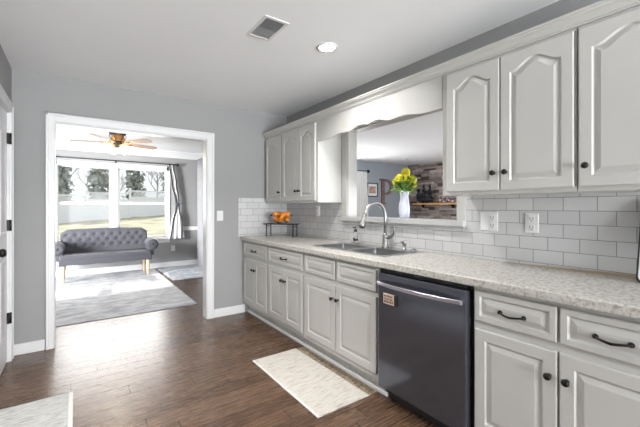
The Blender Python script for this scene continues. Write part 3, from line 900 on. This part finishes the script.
# ------------------------------------------------------------------ ceiling fan
def fan():
    cx, cy = .525, 6.10
    root = thing('ceiling_fan', 'five-bladed ceiling fan with wooden blades and lit glass shades in the living room', 'ceiling fan', (cx, cy, CZ))
    MB().lathe([(.12, 0), (.13, -.01), (.125, -.04), (.10, -.075)], (cx, cy, CZ), 28).build('canopy', M['bronze'], root)
    MB().lathe([(.075, -.07), (.085, -.08), (.09, -.125), (.08, -.16), (.06, -.175)], (cx, cy, CZ), 28).build('motor', M['amber'], root)
    # cage straps
    for k in range(6):
        a = k * pi / 3
        MB().tube([(cx + .10 * cos(a), cy + .10 * sin(a), CZ - .03), (cx + .113 * cos(a), cy + .113 * sin(a), CZ - .10), (cx + .07 * cos(a), cy + .07 * sin(a), CZ - .18)], .006, 6).build('strap', M['bronze'], root)
    MB().lathe([(.07, -.17), (.075, -.19), (.05, -.22), (.045, -.25), (.055, -.27), (.03, -.285), (.0001, -.288)], (cx, cy, CZ), 24).build('light_fitter', M['bronze'], root)
    zb = CZ - .195
    for k in range(5):
        th = radians(56 + 72 * k)
        # theta is measured from the camera's right-hand direction; in world it is th - YAW
        a = th - YAW
        d = Vector((cos(a), sin(a), 0)); p = Vector((-sin(a), cos(a), 0))
        tilt = -.22
        outline = [(.17, -.045), (.30, -.058), (.52, -.068), (.60, -.055), (.625, 0), (.60, .055), (.52, .068), (.30, .058), (.17, .045)]
        lo = [Vector((cx, cy, zb)) + d * u + p * v + Vector((0, 0, v * tilt)) for u, v in outline]
        hi = [q + Vector((0, 0, .007)) for q in lo]
        n = len(lo)
        b = MB().add(lo + hi, [tuple(range(n))[::-1], tuple(range(n, 2 * n))] + [(i, (i + 1) % n, n + (i + 1) % n, n + i) for i in range(n)]).build('blade', M['walnut'], root, bevel=.002)
        c0 = Vector((cx, cy, zb + .004))
        MB().tube([c0 + d * .08, c0 + d * .14 + Vector((0, 0, -.012)), c0 + d * .22 + Vector((0, 0, -.008))], [.012, .009, .012], 8).build('blade_arm', M['amber'], b)
    for k in range(4):
        a = radians(25 + 90 * k)
        d = Vector((cos(a), sin(a), 0)); c = Vector((cx, cy, CZ - .235))
        MB().tube([c + d * .04, c + d * .085 + Vector((0, 0, .01)), c + d * .11 + Vector((0, 0, -.012))], .008, 8).build('lamp_arm', M['amber'], root)
        s = c + d * .11 + Vector((0, 0, -.012)); ax = (d * .45 + Vector((0, 0, -1))).normalized()
        MB().tube([s, s + ax * .02, s + ax * .05, s + ax * .085, s + ax * .10], [.022, .03, .042, .048, .056], 16, cap=False).build('lamp_shade', M['shade'], root)
    l = light('fan_lamp', 'POINT', (0, 0, -.36), (0, 0, 0), 9, .08, color=(1, .93, .82)); l.parent = root
fan()

# ------------------------------------------------------------------ rugs and mats
tag(MB().box(-1.6, 1.29, 4.575, 7.66, .0008, .012).build('area_rug', M['rug'], bevel=.003), 'large faded grey rug under the settee reaching to the wide opening', 'rug')
tag(MB().box(1.36, 2.30, 6.25, 7.72, .0008, .011).build('area_rug', M['rug2'], bevel=.003), 'smaller blue-grey rug against the living room wall by the long curtain', 'rug')
def kitchen_mat():
    root = thing('kitchen_mat', 'cream woven mat with a brown fringed edge in front of the sink cabinet', 'mat', (1.44, 2.145, 0))
    MB().box(1.195, 1.600, 1.678, 2.612, .0008, .009).build('woven_field', M['mat'], root, bevel=.002)
    MB().box(1.180, 1.195, 1.678, 2.612, .0008, .0095).build('border', M['matedge'], root, bevel=.002)
    f = MB(); rr = random.Random(2)
    for k in range(62):
        y = 1.684 + k * .015
        x1 = 1.672 + rr.uniform(-.012, .012)
        f.tube([(1.598, y, .005), (1.635, y + rr.uniform(-.004, .004), .0065), (x1, y + rr.uniform(-.010, .010), .0045)], [.0035, .0042, .0022], 5)
    f.box(1.600, 1.690, 1.682, 2.608, .0007, .003)
    f.build('fringe', M['fringe'], root)
kitchen_mat()
def door_mat():
    root = thing('floor_mat', 'pale grey woven mat on the floor before the left door', 'mat', (-.20, 2.4, 0))
    MB().box(-.400, -.040, 1.95, 2.888, .0008, .009).build('woven_field', M['mat2'], root, bevel=.002)
    MB().box(-.040, -.016, 1.95, 2.888, .0008, .010).build('border', M['matedge'], root, bevel=.002)
door_mat()

# ------------------------------------------------------------------ settee
def settee():
    root = thing('settee', 'grey button-tufted settee with rolled arms and pale wooden legs under the window', 'settee', (.455, 7.3, 0))
    x0, x1 = -.225, 1.140
    # back: tufted surface
    nx, nz = 60, 22
    yb = 7.47
    def top(x):
        s = (x - .46) / .67
        return .862 + .020 * (1 - s * s) - (.05 * max(0, abs(s) - .88) / .12) ** 1
    btn = []
    for r in range(3):
        z = .775 - r * .092
        for k in range(9 if r % 2 == 0 else 10):
            btn.append((x0 + .09 + k * .1395 + (0 if r % 2 == 0 else -.07), z))
    vs = []
    for j in range(nz + 1):
        for i in range(nx + 1):
            x = x0 + (x1 - x0) * i / nx
            zt = top(x); z = .36 + (zt - .36) * j / nz
            dmp = 0
            for bx_, bz_ in btn:
                q = ((x - bx_) ** 2 + (z - bz_) ** 2)
                if q < .01: dmp += .030 * math.exp(-q / .0006) + .004 * math.exp(-q / .004)
            e = j / nz
            bulge = .045 * math.sin(pi * min(1, e * .5 + .5)) ** .5 if False else .0
            y = yb - .05 + .06 * e + dmp + (.035 * (max(0, e - .88) / .12) ** 2)
            vs.append((x, y, z))
    fs = [(j * (nx + 1) + i, j * (nx + 1) + i + 1, (j + 1) * (nx + 1) + i + 1, (j + 1) * (nx + 1) + i) for j in range(nz) for i in range(nx)]
    o = len(vs)
    bk = []
    for j in range(nz + 1):
        for i in range(nx + 1):
            x, y, z = vs[j * (nx + 1) + i]; bk.append((x, 7.57 + .03 * j / nz - (.02 if j == nz else 0), z))
    vs += bk
    fs += [tuple(o + q for q in f) for f in fs]
    W_ = nx + 1
    for i in range(nx):
        fs.append((nz * W_ + i, nz * W_ + i + 1, o + nz * W_ + i + 1, o + nz * W_ + i)); fs.append((i, i + 1, o + i + 1, o + i))
    for j in range(nz):
        fs.append((j * W_, (j + 1) * W_, o + (j + 1) * W_, o + j * W_)); fs.append((j * W_ + nx, (j + 1) * W_ + nx, o + (j + 1) * W_ + nx, o + j * W_ + nx))
    back = MB().add(vs, fs, True).build('backrest', M['sofa'], root)
    for bx_, bz_ in btn:
        e = (bz_ - .36) / .5
        MB().ball((bx_, yb - .05 + .06 * e + .022, bz_), .014, 8, 6, (1, .5, 1)).build('button', M['sofabutton'], back)
    # seat and frame
    st = MB().box(x0 + .0, x1 - .0, 6.97, 7.44, .385, .47)
    st.build('seat_cushion', M['sofa'], root, bevel=.03, seg=4)
    fr = []
    for i in range(25):
        x = x0 - .005 + (x1 - x0 + .01) * i / 24
        fr.append((x, .295 + .012 * math.sin(i / 24 * pi * 4) ** 2))
    poly = fr + [(x1 + .005, .40), (x0 - .005, .40)]
    MB().prism(poly, 6.975, 7.50, 'xz').build('seat_frame', M['sofa'], root, bevel=.008)
    # rolled arms
    for s, xa in ((-1, x0 - .0), (1, x1 + .0)):
        a = MB().lathe([(.0001, 0), (.055, 0), (.085, .006), (.098, .02), (.100, .05), (.100, .50)], (xa + s * .025, 6.99, .575), 28, 'y')
        a.box(xa - .045, xa + .045, 7.01, 7.48, .38, .56)
        arm = a.build('arm', M['sofa'], root)
        MB().lathe([(.0001, .006), (.018, .006), (.020, 0), (.0001, -.003)], (xa + s * .025, 6.99, .575), 12, 'y').build('button', M['sofabutton'], arm)
        for k in range(8):
            t = k * pi / 4
            MB().tube([(xa + s * .025 + .02 * cos(t), 6.992, .575 + .02 * sin(t)), (xa + s * .025 + .075 * cos(t), 6.996, .575 + .075 * sin(t))], .003, 5).build('pleat', M['sofabutton'], arm)
    for xx in (x0 + .05, x1 - .05):
        for yy in (7.03, 7.46):
            MB().lathe([(.016, .0125), (.020, .03), (.026, .16), (.032, .26), (.034, .30)], (xx, yy, 0), 14).build('leg', M['oak'], root)
settee()

# ------------------------------------------------------------------ curtains
def drape(prof, axis_y, z1, folds, amp, nu=48, nv=40, along='x', sheer=0):
    """prof(t) -> (centre, half width); t 0 top .. 1 bottom"""
    mb = MB(); vs = []
    z0 = prof('z0')
    for j in range(nv + 1):
        t = j / nv; c, w = prof(t)
        for i in range(nu + 1):
            s = -1 + 2 * i / nu
            d = amp * math.sin(folds * pi * s + .6 * math.sin(3 * t)) * (.5 + .5 * min(1, w / .12))
            u = c + s * w
            p = (u, axis_y + d, z1 + (z0 - z1) * t) if along == 'x' else (axis_y + d, u, z1 + (z0 - z1) * t)
            vs.append(p)
    fs = [(j * (nu + 1) + i, j * (nu + 1) + i + 1, (j + 1) * (nu + 1) + i + 1, (j + 1) * (nu + 1) + i) for j in range(nv) for i in range(nu)]
    mb.add(vs, fs, True)
    return mb
def solid(o, t=.004):
    s = o.modifiers.new('solid', 'SOLIDIFY'); s.thickness = t
    return o
def interp(t, tab):
    for (a, *va), (b, *vb) in zip(tab, tab[1:]):
        if t <= b:
            f = (t - a) / (b - a); f = f * f * (3 - 2 * f)
            return [x + (y - x) * f for x, y in zip(va, vb)]
    return list(tab[-1][1:])
# rod over the window
def rod():
    root = thing('curtain_rod', 'thin dark curtain rod above the living room window', 'curtain rod', (.7, YW - .085, 2.16))
    MB().tube([(-.55, YW - .085, 2.165), (1.72, YW - .085, 2.165)], .0095, 10).build('rod', M['black'], root)
    for x in (-.57, 1.75):
        MB().ball((x, YW - .085, 2.165), .032, 12, 8).build('finial', M['black'], root)
    for x in (-.5, .63, 1.66):
        MB().tube([(x, YW - .085, 2.165), (x, YW - .04, 2.15), (x, YW - .001, 2.15)], .007, 8).box(x - .014, x + .014, YW - .006, YW - .0005, 2.12, 2.18).build('bracket', M['black'], root)
rod()
TAB = [(0, 1.625, .045), (.25, 1.68, .055), (.50, 1.745, .035), (.53, 1.75, .025), (.57, 1.75, .035), (.8, 1.745, .12), (1, 1.735, .155)]
def p1(t):
    if t == 'z0': return .60
    return interp(t, TAB)
root = thing('curtain', 'short grey curtain tied in the middle at the right edge of the window', 'curtain', (1.7, YW - .085, 2.16))
solid(drape(p1, YW - .085, 2.158, 3, .022).build('panel', M['curtain_w'], root))
# darker border stripes follow the two edges and cross at the tie
for sgn in (-1, 1):
    vs = []
    for j in range(41):
        t = j / 40; c, w = interp(t, TAB); z = 2.158 + (.60 - 2.158) * t
        e = c + sgn * w * .78
        vs += [(e - .016, YW - .114, z), (e + .016, YW - .114, z), (e + .016, YW - .110, z), (e - .016, YW - .110, z)]
    fs = []
    for j in range(40):
        for k in range(4): fs.append((j * 4 + k, j * 4 + (k + 1) % 4, (j + 1) * 4 + (k + 1) % 4, (j + 1) * 4 + k))
    fs += [(0, 1, 2, 3), (160, 161, 162, 163)]
    MB().add(vs, fs, True).build('border_stripe', M['sofa'], root)
MB().lathe([(.04, -.02), (.044, 0), (.04, .02)], (1.75, YW - .09, 2.158 - .53 * 1.558), 16, cap=False).build('tie', M['sofa'], root)
def p2(t):
    if t == 'z0': return .015
    return (7.33, .27)
solid(tag(drape(p2, 2.17, 2.28, 7, .035, 70, 6, along='y').build('curtain', M['curtain_g']), 'long grey curtain hanging to the floor at the right side of the living room', 'curtain'))
r2 = thing('curtain_rod', 'dark curtain rod carrying the long grey curtain', 'curtain rod', (2.17, 7.2, 2.29))
MB().tube([(2.17, 5.8, 2.295), (2.17, 7.65, 2.295)], .011, 10).build('rod', M['black'], r2)
for y in (5.9, 7.62):
    MB().tube([(2.17, y, 2.295), (2.359, y, 2.295)], .008, 8).build('bracket', M['black'], r2)
# great room curtain
def p3(t):
    if t == 'z0': return .03
    return interp(t, [(0, 5.68, .30), (.5, 5.70, .33), (1, 5.72, .35)])
solid(tag(drape(p3, GY - .10, 2.165, 8, .03, 80, 20).build('curtain', M['curtain_w']), 'white curtain in the next room seen at the left edge of the pass-through', 'curtain'))
r3 = thing('curtain_rod', 'dark curtain rod on the blue-grey wall of the next room', 'curtain rod', (5, GY - .1, 2.17))
MB().tube([(4.2, GY - .1, 2.172), (6.01, GY - .1, 2.172)], .012, 10).build('rod', M['black'], r3)
MB().ball((6.03, GY - .1, 2.172), .045, 12, 8).build('finial', M['black'], r3)
for x in (4.35, 5.97): MB().tube([(x, GY - .1, 2.172), (x, GY - .001, 2.172)], .008, 8).build('bracket', M['black'], r3)

# ------------------------------------------------------------------ fruit stand and bowl of oranges
def fruit_stand():
    cx, cy, a = 2.004, 3.60, radians(-55)
    d = Vector((cos(a), sin(a), 0)); p = Vector((-sin(a), cos(a), 0))
    C0 = Vector((cx, cy, 0))
    root = thing('fruit_stand', 'black iron stand with four legs in the far corner of the worktop', 'stand', (cx, cy, CT))
    zt = 1.072
    def quad(l, w, za, zb, mb):
        lo = [C0 + d * s * l + p * t * w for s, t in ((-1, -1), (1, -1), (1, 1), (-1, 1))]
        mb.add([q + Vector((0, 0, za)) for q in lo] + [q + Vector((0, 0, zb)) for q in lo], [(3, 2, 1, 0), (4, 5, 6, 7), (0, 1, 5, 4), (1, 2, 6, 5), (2, 3, 7, 6), (3, 0, 4, 7)])
        return mb
    quad(.208, .076, zt - .010, zt, MB()).build('top', M['iron'], root, bevel=.002)
    for s in (-1, 1):
        for t in (-1, 1):
            b = C0 + d * s * .174 + p * t * .058
            MB().tube([b + Vector((0, 0, CT + .0005)), b + Vector((0, 0, CT + .01)), b + Vector((0, 0, zt - .009))], [.009, .0065, .0065], 8).build('leg', M['iron'], root)
        b = C0 + d * s * .174
        MB().tube([b - p * .058 + Vector((0, 0, zt - .03)), b + p * .058 + Vector((0, 0, zt - .03))], .004, 6).build('cross_bar', M['iron'], root)
    # bowl
    z0 = zt + .0005
    prof = [(.045, 0), (.055, .004), (.085, .022), (.112, .055), (.128, .090), (.133, .105), (.129, .105), (.124, .090), (.108, .058), (.082, .027), (.052, .009), (.0001, .008)]
    bx, by = cx - .0, cy
    tag(MB().lathe(prof, (bx, by, z0), 36).build('glass_bowl', M['thin_glass']), 'clear glass bowl of oranges on the black stand', 'bowl')
    spots = [(-.066, .0, .052), (.066, .0, .052), (.0, -.062, .050), (.0, .064, .052), (-.070, -.030, .107), (.070, .022, .112), (.028, -.045, .100), (-.028, .048, .103)]
    names = ['lowest left', 'lowest right', 'lowest front', 'lowest back', 'upper left', 'uppermost right', 'upper front', 'upper back']
    first = None
    for (u, v, h), nme in zip(spots, names):
        q = Vector((bx, by, z0 + h)) + Vector((cos(-YAW), sin(-YAW), 0)) * u * .95 + Vector((sin(YAW), cos(YAW), 0)) * v * .95
        if first is None:
            o = MB().ball((0, 0, 0), .036, 16, 12, (1, 1, .95)).build('orange', M['orange']); first = o
            st = MB().ball((0, 0, .0335), .004, 6, 4, (1, 1, .5)).build('stem_end', M['leaf'], o)
            o.location = q
        else:
            o = copy_tree(first); o.location = q
        o.rotation_euler = (random.uniform(-.6, .6), random.uniform(-.6, .6), random.uniform(0, 6))
        tag(o, '%s orange in the glass bowl on the black stand' % nme, 'orange', 'oranges in the glass bowl')
fruit_stand()

# ------------------------------------------------------------------ vase with yellow flowers on the ledge
def vase():
    x, y, z = 2.345, 2.012, 1.172
    tag(MB().lathe([(.038, 0), (.041, .003), (.046, .05), (.047, .10), (.041, .145), (.036, .175), (.035, .20), (.040, .225), (.041, .235), (.037, .235), (.032, .20), (.032, .15), (.0001, .02)], (x, y, z), 28).build('vase', M['vase']), 'tall white vase holding yellow flowers on the pass-through ledge', 'vase')
    R = Vector((cos(-YAW), sin(-YAW), 0)); F_ = Vector((sin(YAW), cos(YAW), 0)); U = Vector((0, 0, 1))
    C0 = Vector((x, y, z + .235))
    # offsets in metres: across, towards, up, radius
    fl = [(.005, 0, .168, .044, 'topmost'), (-.052, -.02, .115, .046, 'left front'), (.055, -.02, .098, .046, 'right front'), (.0, -.035, .115, .038, 'centre front'), (-.078, .03, .085, .036, 'far left'), (.080, .03, .062, .034, 'far right'), (.03, .05, .125, .038, 'rear')]
    rr = random.Random(4)
    for (a, b, h, r, nm) in fl:
        c = C0 + R * (a + .008) + F_ * b + U * h
        root = thing('yellow_flower', '%s yellow bloom in the white vase on the ledge' % nm, 'flower', tuple(c), 'yellow flowers in the white vase')
        pm = MB()
        for ring_, (cnt, rad, tilt) in enumerate(((5, .92, 1.25), (9, .97, .85), (12, 1.0, .4), (12, 1.0, 0), (11, .95, -.45))):
            for k in range(cnt):
                t = 2 * pi * k / cnt + ring_ * .4
                dd = Vector((cos(t), sin(t), 0)); tt = Vector((-sin(t), cos(t), 0))
                out = (dd * cos(tilt) + U * sin(tilt)).normalized()
                base = c + dd * r * .1; tip = c + out * r * rad
                nrm = out.cross(tt).normalized() * (r * .12)
                w = r * .24
                m1 = base.lerp(tip, .55) + nrm; m2 = tip
                pm.add([base, m1 + tt * w, m2 + tt * w * .6 - nrm, m2 - tt * w * .6 - nrm, m1 - tt * w, m1 - nrm * 1.0], [(0, 1, 5), (0, 5, 4), (1, 2, 5), (2, 3, 5), (3, 4, 5)], True)
        pm.ball(c - U * r * .05, r * .84, 14, 10)
        pm.build('petals', M['yellow'], root, weld=False)
        MB().tube([c - U * r * .3, (c + C0) / 2 + R * a * .1, C0 + R * a * .2 + F_ * b * .2 - U * .10], .003, 6).build('stem', M['leaf'], root)
    lv = MB()
    for k in range(220):
        t = rr.uniform(0, 2 * pi); q = rr.uniform(.01, .085); h = rr.uniform(.0, .10)
        b = C0 + R * cos(t) * q + F_ * sin(t) * q + U * h
        o = (b - C0 + U * rr.uniform(-.05, .02)).normalized(); s = o.cross(U).normalized(); L = rr.uniform(.025, .05)
        n = o.cross(s) * .006
        lv.add([b, b + o * L * .5 + s * L * .22 + n, b + o * L, b + o * L * .5 - s * L * .22 + n, b + o * L * .5 - n], [(0, 1, 4), (1, 2, 4), (2, 3, 4), (3, 0, 4)], True)
    for k in range(10):
        t = k * .628
        lv.tube([C0 - U * .12, C0 + R * cos(t) * .012 + F_ * sin(t) * .012, C0 + R * cos(t) * .06 + F_ * sin(t) * .06 + U * .07], .002, 5)
    tag(lv.build('leaves', M['leaf'], weld=False), 'green foliage around the yellow blooms in the white vase', 'foliage', kind='stuff')
vase()

# ------------------------------------------------------------------ board leaning on the tile at the right edge
def board():
    root = thing('cutting_board', 'white board with a black rim leaning on the tile at the right edge', 'board', (2.17, .3, CT))
    y0, y1 = .185, .442; zb, zt = CT + .001, 1.305
    def ring(d):
        pts = []; r = .022
        for (cy, cz, a0) in ((y1 - d - r, zt - d - r, 0), (y0 + d + r, zt - d - r, 90), (y0 + d + r, zb + d + r, 180), (y1 - d - r, zb + d + r, 270)):
            for k in range(5):
                t = radians(a0 + k * 22.5); pts.append((cy + r * cos(t), cz + r * sin(t)))
        return pts
    def X(z, off): return 2.115 + (z - CT) / (zt - CT) * .105 + off
    o1 = ring(0); i1 = ring(.007)
    MB().rings([[(X(z, .010), y, z) for y, z in o1], [(X(z, 0), y, z) for y, z in o1], [(X(z, 0), y, z) for y, z in i1], [(X(z, .004), y, z) for y, z in i1]]).build('rim', M['blackplastic'], root)
    MB().rings([[(X(z, .0035), y, z) for y, z in i1], [(X(z, .001), y, z) for y, z in i1]]).build('face', M['plate'], root)
board()

# ------------------------------------------------------------------ next room: picture, letter, shelf, ship
def picture():
    y = GY
    root = thing('framed_picture', 'small framed picture in a dark frame beside the white curtain', 'picture', (6.27, y, 1.72))
    x0, x1, z0, z1 = 6.08, 6.455, 1.535, 1.895
    slab([x0, x0 + .025, x1 - .025, x1], [z0, z0 + .025, z1 - .025, z1], lambda i, j: not (i == 1 and j == 1), y - .03, y - .001, 'xz').build('frame', M['frame_dark'], root, bevel=.003)
    MB().box(x0 + .025, x1 - .025, y - .012, y - .008, z0 + .025, z1 - .025).build('mount', M['paper'], root)
    MB().box(x0 + .07, x1 - .07, y - .014, y - .012, z0 + .09, z1 - .09).build('print', M['photo'], root)
picture()
def letter_p():
    y = GY; x0, x1, z0, z1 = 6.53, 7.02, 1.34, 2.01
    mb = MB()
    mb.box(x0 + .06, x0 + .16, y - .045, y - .002, z0 + .03, z1)
    mb.box(x0 + .0, x0 + .22, y - .045, y - .002, z0, z0 + .04)
    mb.box(x0 + .0, x0 + .10, y - .045, y - .002, z1 - .04, z1)
    n = 18
    zc = (z1 + 1.60) / 2; R_ = (z1 - 1.60) / 2
    outer = [(x0 + .24 + .24 * sin(pi * i / n), zc + R_ * cos(pi * i / n)) for i in range(n + 1)]
    inner = [(x0 + .24 + .15 * sin(pi * i / n), zc + (R_ - .05) * cos(pi * i / n)) for i in range(n + 1)]
    outer = [(x0 + .10, z1)] + outer + [(x0 + .10, zc - R_)]
    inner = [(x0 + .10, zc + R_ - .05)] + inner + [(x0 + .10, zc - R_ + .05)]
    for i in range(len(outer) - 1):
        a, b, c, d = outer[i], outer[i + 1], inner[i + 1], inner[i]
        vs = [(q[0], yy, q[1]) for yy in (y - .045, y - .002) for q in (a, b, c, d)]
        mb.add(vs, [(0, 1, 2, 3), (7, 6, 5, 4), (0, 4, 5, 1), (2, 6, 7, 3)])
    tag(mb.build('wall_letter', M['pmark']), 'large rusty red letter P hanging on the blue-grey wall', 'wall letter')
letter_p()
def shelf():
    x1 = GX - .048
    root = thing('wall_shelf', 'orange wooden shelf on the stacked stone wall', 'shelf', (x1 - .1, 5.5, 1.33))
    MB().box(x1 - .20, x1, 4.72, 6.12, 1.330, 1.372).build('board', M['shelfwood'], root, bevel=.004)
    for y in (5.0, 5.9):
        MB().prism([(x1, 1.33), (x1, 1.25), (x1 - .02, 1.25), (x1 - .10, 1.33)], y - .015, y + .015, 'xz').build('bracket', M['black'], root)
shelf()
def ship():
    z = 1.3725; xc = GX - .16
    root = thing('model_ship', 'black model sailing ship with three masts on the shelf', 'model ship', (xc, 5.75, z))
    # hull: lofted rings along Y
    R = []
    for i in range(13):
        s = -1 + i / 6
        w = .055 * (1 - abs(s) ** 2.6) + .006; h = .075 + .05 * abs(s) ** 2; k = .0 + .05 * abs(s) ** 3
        y = 5.78 + s * .27
        R.append([(xc - w, y, z + .03 + h), (xc - w * .9, y, z + .03 + h * .5), (xc - w * .35, y, z + .025 + k), (xc + w * .35, y, z + .025 + k), (xc + w * .9, y, z + .03 + h * .5), (xc + w, y, z + .03 + h)])
    MB().rings(R, smooth=True).build('hull', M['ship'], root)
    MB().box(xc - .04, xc + .04, 5.70, 5.72, z, z + .06).box(xc - .04, xc + .04, 5.84, 5.86, z, z + .06).box(xc - .012, xc + .012, 5.70, 5.86, z, z + .015).build('cradle', M['ship'], root)
    for yy, h in ((5.60, .52), (5.79, .53), (5.96, .40)):
        m = MB().tube([(xc, yy, z + .08), (xc, yy, z + h)], [.009, .004], 8).build('mast', M['ship'], root)
        for (za, zb, wa, wb) in ((.14, .27, .085, .065), (.28, .38, .062, .045), (.39, h - .03, .04, .012)):
            if zb > h - .01: continue
            vs = []
            for kk in range(5):
                q = kk / 4; ww = wa + (wb - wa) * q; zz = z + za + (zb - za) * q
                for ll in range(7):
                    s = -1 + ll / 3
                    vs.append((xc - .014 - .03 * math.sin(pi * q) * (1 - s * s * .5), yy + s * ww, zz))
            fs = [(a * 7 + b, a * 7 + b + 1, (a + 1) * 7 + b + 1, (a + 1) * 7 + b) for a in range(4) for b in range(6)]
            solid(MB().add(vs, fs, True).build('sail', M['ship'], m), .003)
    MB().tube([(xc, 5.53, z + .14), (xc, 5.36, z + .20)], [.008, .003], 8).build('bowsprit', M['ship'], root)
ship()
def ornament():
    z = 1.3725; xc = GX - .15
    root = thing('driftwood_ornament', 'orange wooden twig ornament with dark purple and white beads on the shelf', 'ornament', (xc, 5.1, z))
    for a, b in (((5.35, .006), (5.12, .15)), ((5.20, .15), (4.98, .006)), ((5.10, .08), (4.85, .03))):
        MB().tube([(xc, a[0], z + a[1]), (xc - .02, (a[0] + b[0]) / 2, z + (a[1] + b[1]) / 2 + .01), (xc, b[0], z + b[1])], [.010, .008, .006], 8).build('twig', M['shelfwood'], root)
    rr = random.Random(9)
    for k in range(14):
        yy = 4.95 + .028 * k + rr.uniform(-.01, .01)
        MB().ball((xc - .01 + rr.uniform(-.03, .03), yy, z + .026 + rr.uniform(0, .12)), .024, 8, 6).build('bead', M['berry'] if k % 3 else M['paper'], root)
ornament()
def smoke():
    c = (6.584, 5.631, CZ)
    tag(MB().lathe([(.07, 0), (.072, -.02), (.06, -.035), (.0001, -.037)], c, 20).build('smoke_detector', M['ventlight']), 'small round detector on the ceiling of the next room', 'detector')
smoke()

# ------------------------------------------------------------------ outdoors
def gz(x, y):
    f = max(0, min(1, (y - 8) / 18))
    return -.35 + f * (.69 + .074 * x) + max(0, y - 26) * .02
vs = []; nx, ny = 60, 44
for j in range(ny + 1):
    for i in range(nx + 1):
        x = -22 + 50 * i / nx; y = 7.95 + 50 * j / ny
        vs.append((x, y, gz(x, y)))
fs = [(j * (nx + 1) + i, j * (nx + 1) + i + 1, (j + 1) * (nx + 1) + i + 1, (j + 1) * (nx + 1) + i) for j in range(ny) for i in range(nx)]
struct(MB().add(vs, fs, True).build('ground_lawn', M['lawn']))
def fence():
    root = thing('vinyl_fence', 'white vinyl privacy fence with lattice top across the back garden', 'fence', (2, 26, .4))
    Yf = 26.0; step = 2.4
    for k in range(-3, 5):
        x0 = k * step + .55; x1 = x0 + step
        zb = gz((x0 + x1) / 2, Yf) - .10; zt = zb + 1.84
        MB().box(x0 - .065, x0 + .065, Yf - .065, Yf + .065, zb - .1, zt + .06).lathe([(.10, 0), (.10, .02), (.0001, .09)], (x0, Yf, zt + .06), 4).build('post', M['vinyl'], root)
        p = MB()
        w = .15
        x = x0 + .065
        while x < x1 - .07:
            p.box(x, min(x + w - .012, x1 - .065), Yf - .012, Yf + .012, zb + .10, zt - .52); x += w
        p.box(x0 + .065, x1 - .065, Yf - .02, Yf + .02, zb + .06, zb + .16).box(x0 + .065, x1 - .065, Yf - .02, Yf + .02, zt - .54, zt - .44).box(x0 + .065, x1 - .065, Yf - .02, Yf + .02, zt - .08, zt)
        p.box(x0 + .065, x1 - .065, Yf - .003, Yf + .003, zb + .1, zt - .52)
        p.build('panel', M['vinyl'], root)
        l = MB(); h = .37; n = 15
        for i in range(-2, n):
            xa = x0 + .065 + (step - .13) * i / n
            for sg in (0, 1):
                a = xa if sg == 0 else xa + h; b = xa + h if sg == 0 else xa
                if min(a, b) < x0 + .06 or max(a, b) > x1 - .06: continue
                l.tube([(a, Yf + .006 * (1 if sg else -1), zt - .45), (b, Yf + .006 * (1 if sg else -1), zt - .08)], .020, 4, smooth=False)
        l.build('lattice', M['vinyl'], root)
fence()
def tree_mesh(seed, H=7.0, green=False):
    rr = random.Random(seed)
    mb = MB(); tips = []
    def br(p, d, L, r, dep):
        q = p + d * L * .5 + Vector((rr.uniform(-.1, .1), rr.uniform(-.1, .1), 0)) * L * .5
        e = p + d * L
        mb.tube([p, q, e], [r, r * .8, r * .6], 4, cap=False)
        if dep == 0: tips.append(e); return
        for k in range(3 if dep > 1 else 4):
            nd = (d + Vector((rr.uniform(-1, 1), rr.uniform(-1, 1), rr.uniform(-.1, .7))) * .75).normalized()
            br(p.lerp(e, rr.uniform(.5, 1)), nd, L * rr.uniform(.55, .8), r * .55, dep - 1)
    br(Vector((0, 0, -.2)), Vector((0, 0, 1)), H * .36, .13, 4)
    return mb, tips
def leaf_cloud(seed, rx, h, n, zb=.3, size=.22):
    rr = random.Random(seed); mb = MB()
    for k in range(n):
        t = rr.uniform(0, 2 * pi); u = rr.random() ** .5; z = rr.random()
        w = rx * (1 - .55 * z) * (0.75 + .25 * sin(5 * t + 7 * z))
        c = Vector((w * u * cos(t), w * u * sin(t), zb + z * h))
        a = Vector((rr.uniform(-1, 1), rr.uniform(-1, 1), rr.uniform(-1, 1))).normalized(); b = a.orthogonal().normalized(); s = size * rr.uniform(.6, 1.3)
        mb.add([c - a * s, c + b * s * .5, c + a * s, c - b * s * .5], [(0, 1, 2, 3)])
    return mb
protos = []
for sd in (11, 12, 13):
    t = thing('bare_tree', '', 'tree', (0, 0, 0))
    mb, tips = tree_mesh(sd)
    mb.build('branches', M['bark'], t, weld=False)
    protos.append(t)
pl = []
for k in range(11):
    pl.append((-8 + k * 2.3, (32.5, 38.0, 43.5)[k % 3] + random.uniform(-.3, .3)))
for k, (x, y) in enumerate(pl):
    t = protos[k] if k < 3 else copy_tree(protos[k % 3])
    t.location = (x, y, gz(x, y)); t.rotation_euler = (0, 0, k * 1.3)
    s = random.uniform(.8, 1.05); t.scale = (s, s, s)
    tag(t, 'leafless grey tree rising behind the white garden fence', 'tree', 'bare trees behind the fence')
bp = leaf_cloud(21, 1.2, 4.3, 1100, size=.2).build('evergreen_bush', M['evergreen'], weld=False)
for k in range(9):
    x = -8 + k * 2.35; y = (28.0, 30.4)[k % 2]
    b = bp if k == 0 else copy_tree(bp)
    b.location = (x, y, gz(x, y)); b.rotation_euler = (0, 0, k * 2.1)
    s = random.uniform(.9, 1.1); b.scale = (s, s, s * random.uniform(.9, 1.2))
    tag(b, 'dark green bush behind the white garden fence', 'bush', 'bushes behind the fence')
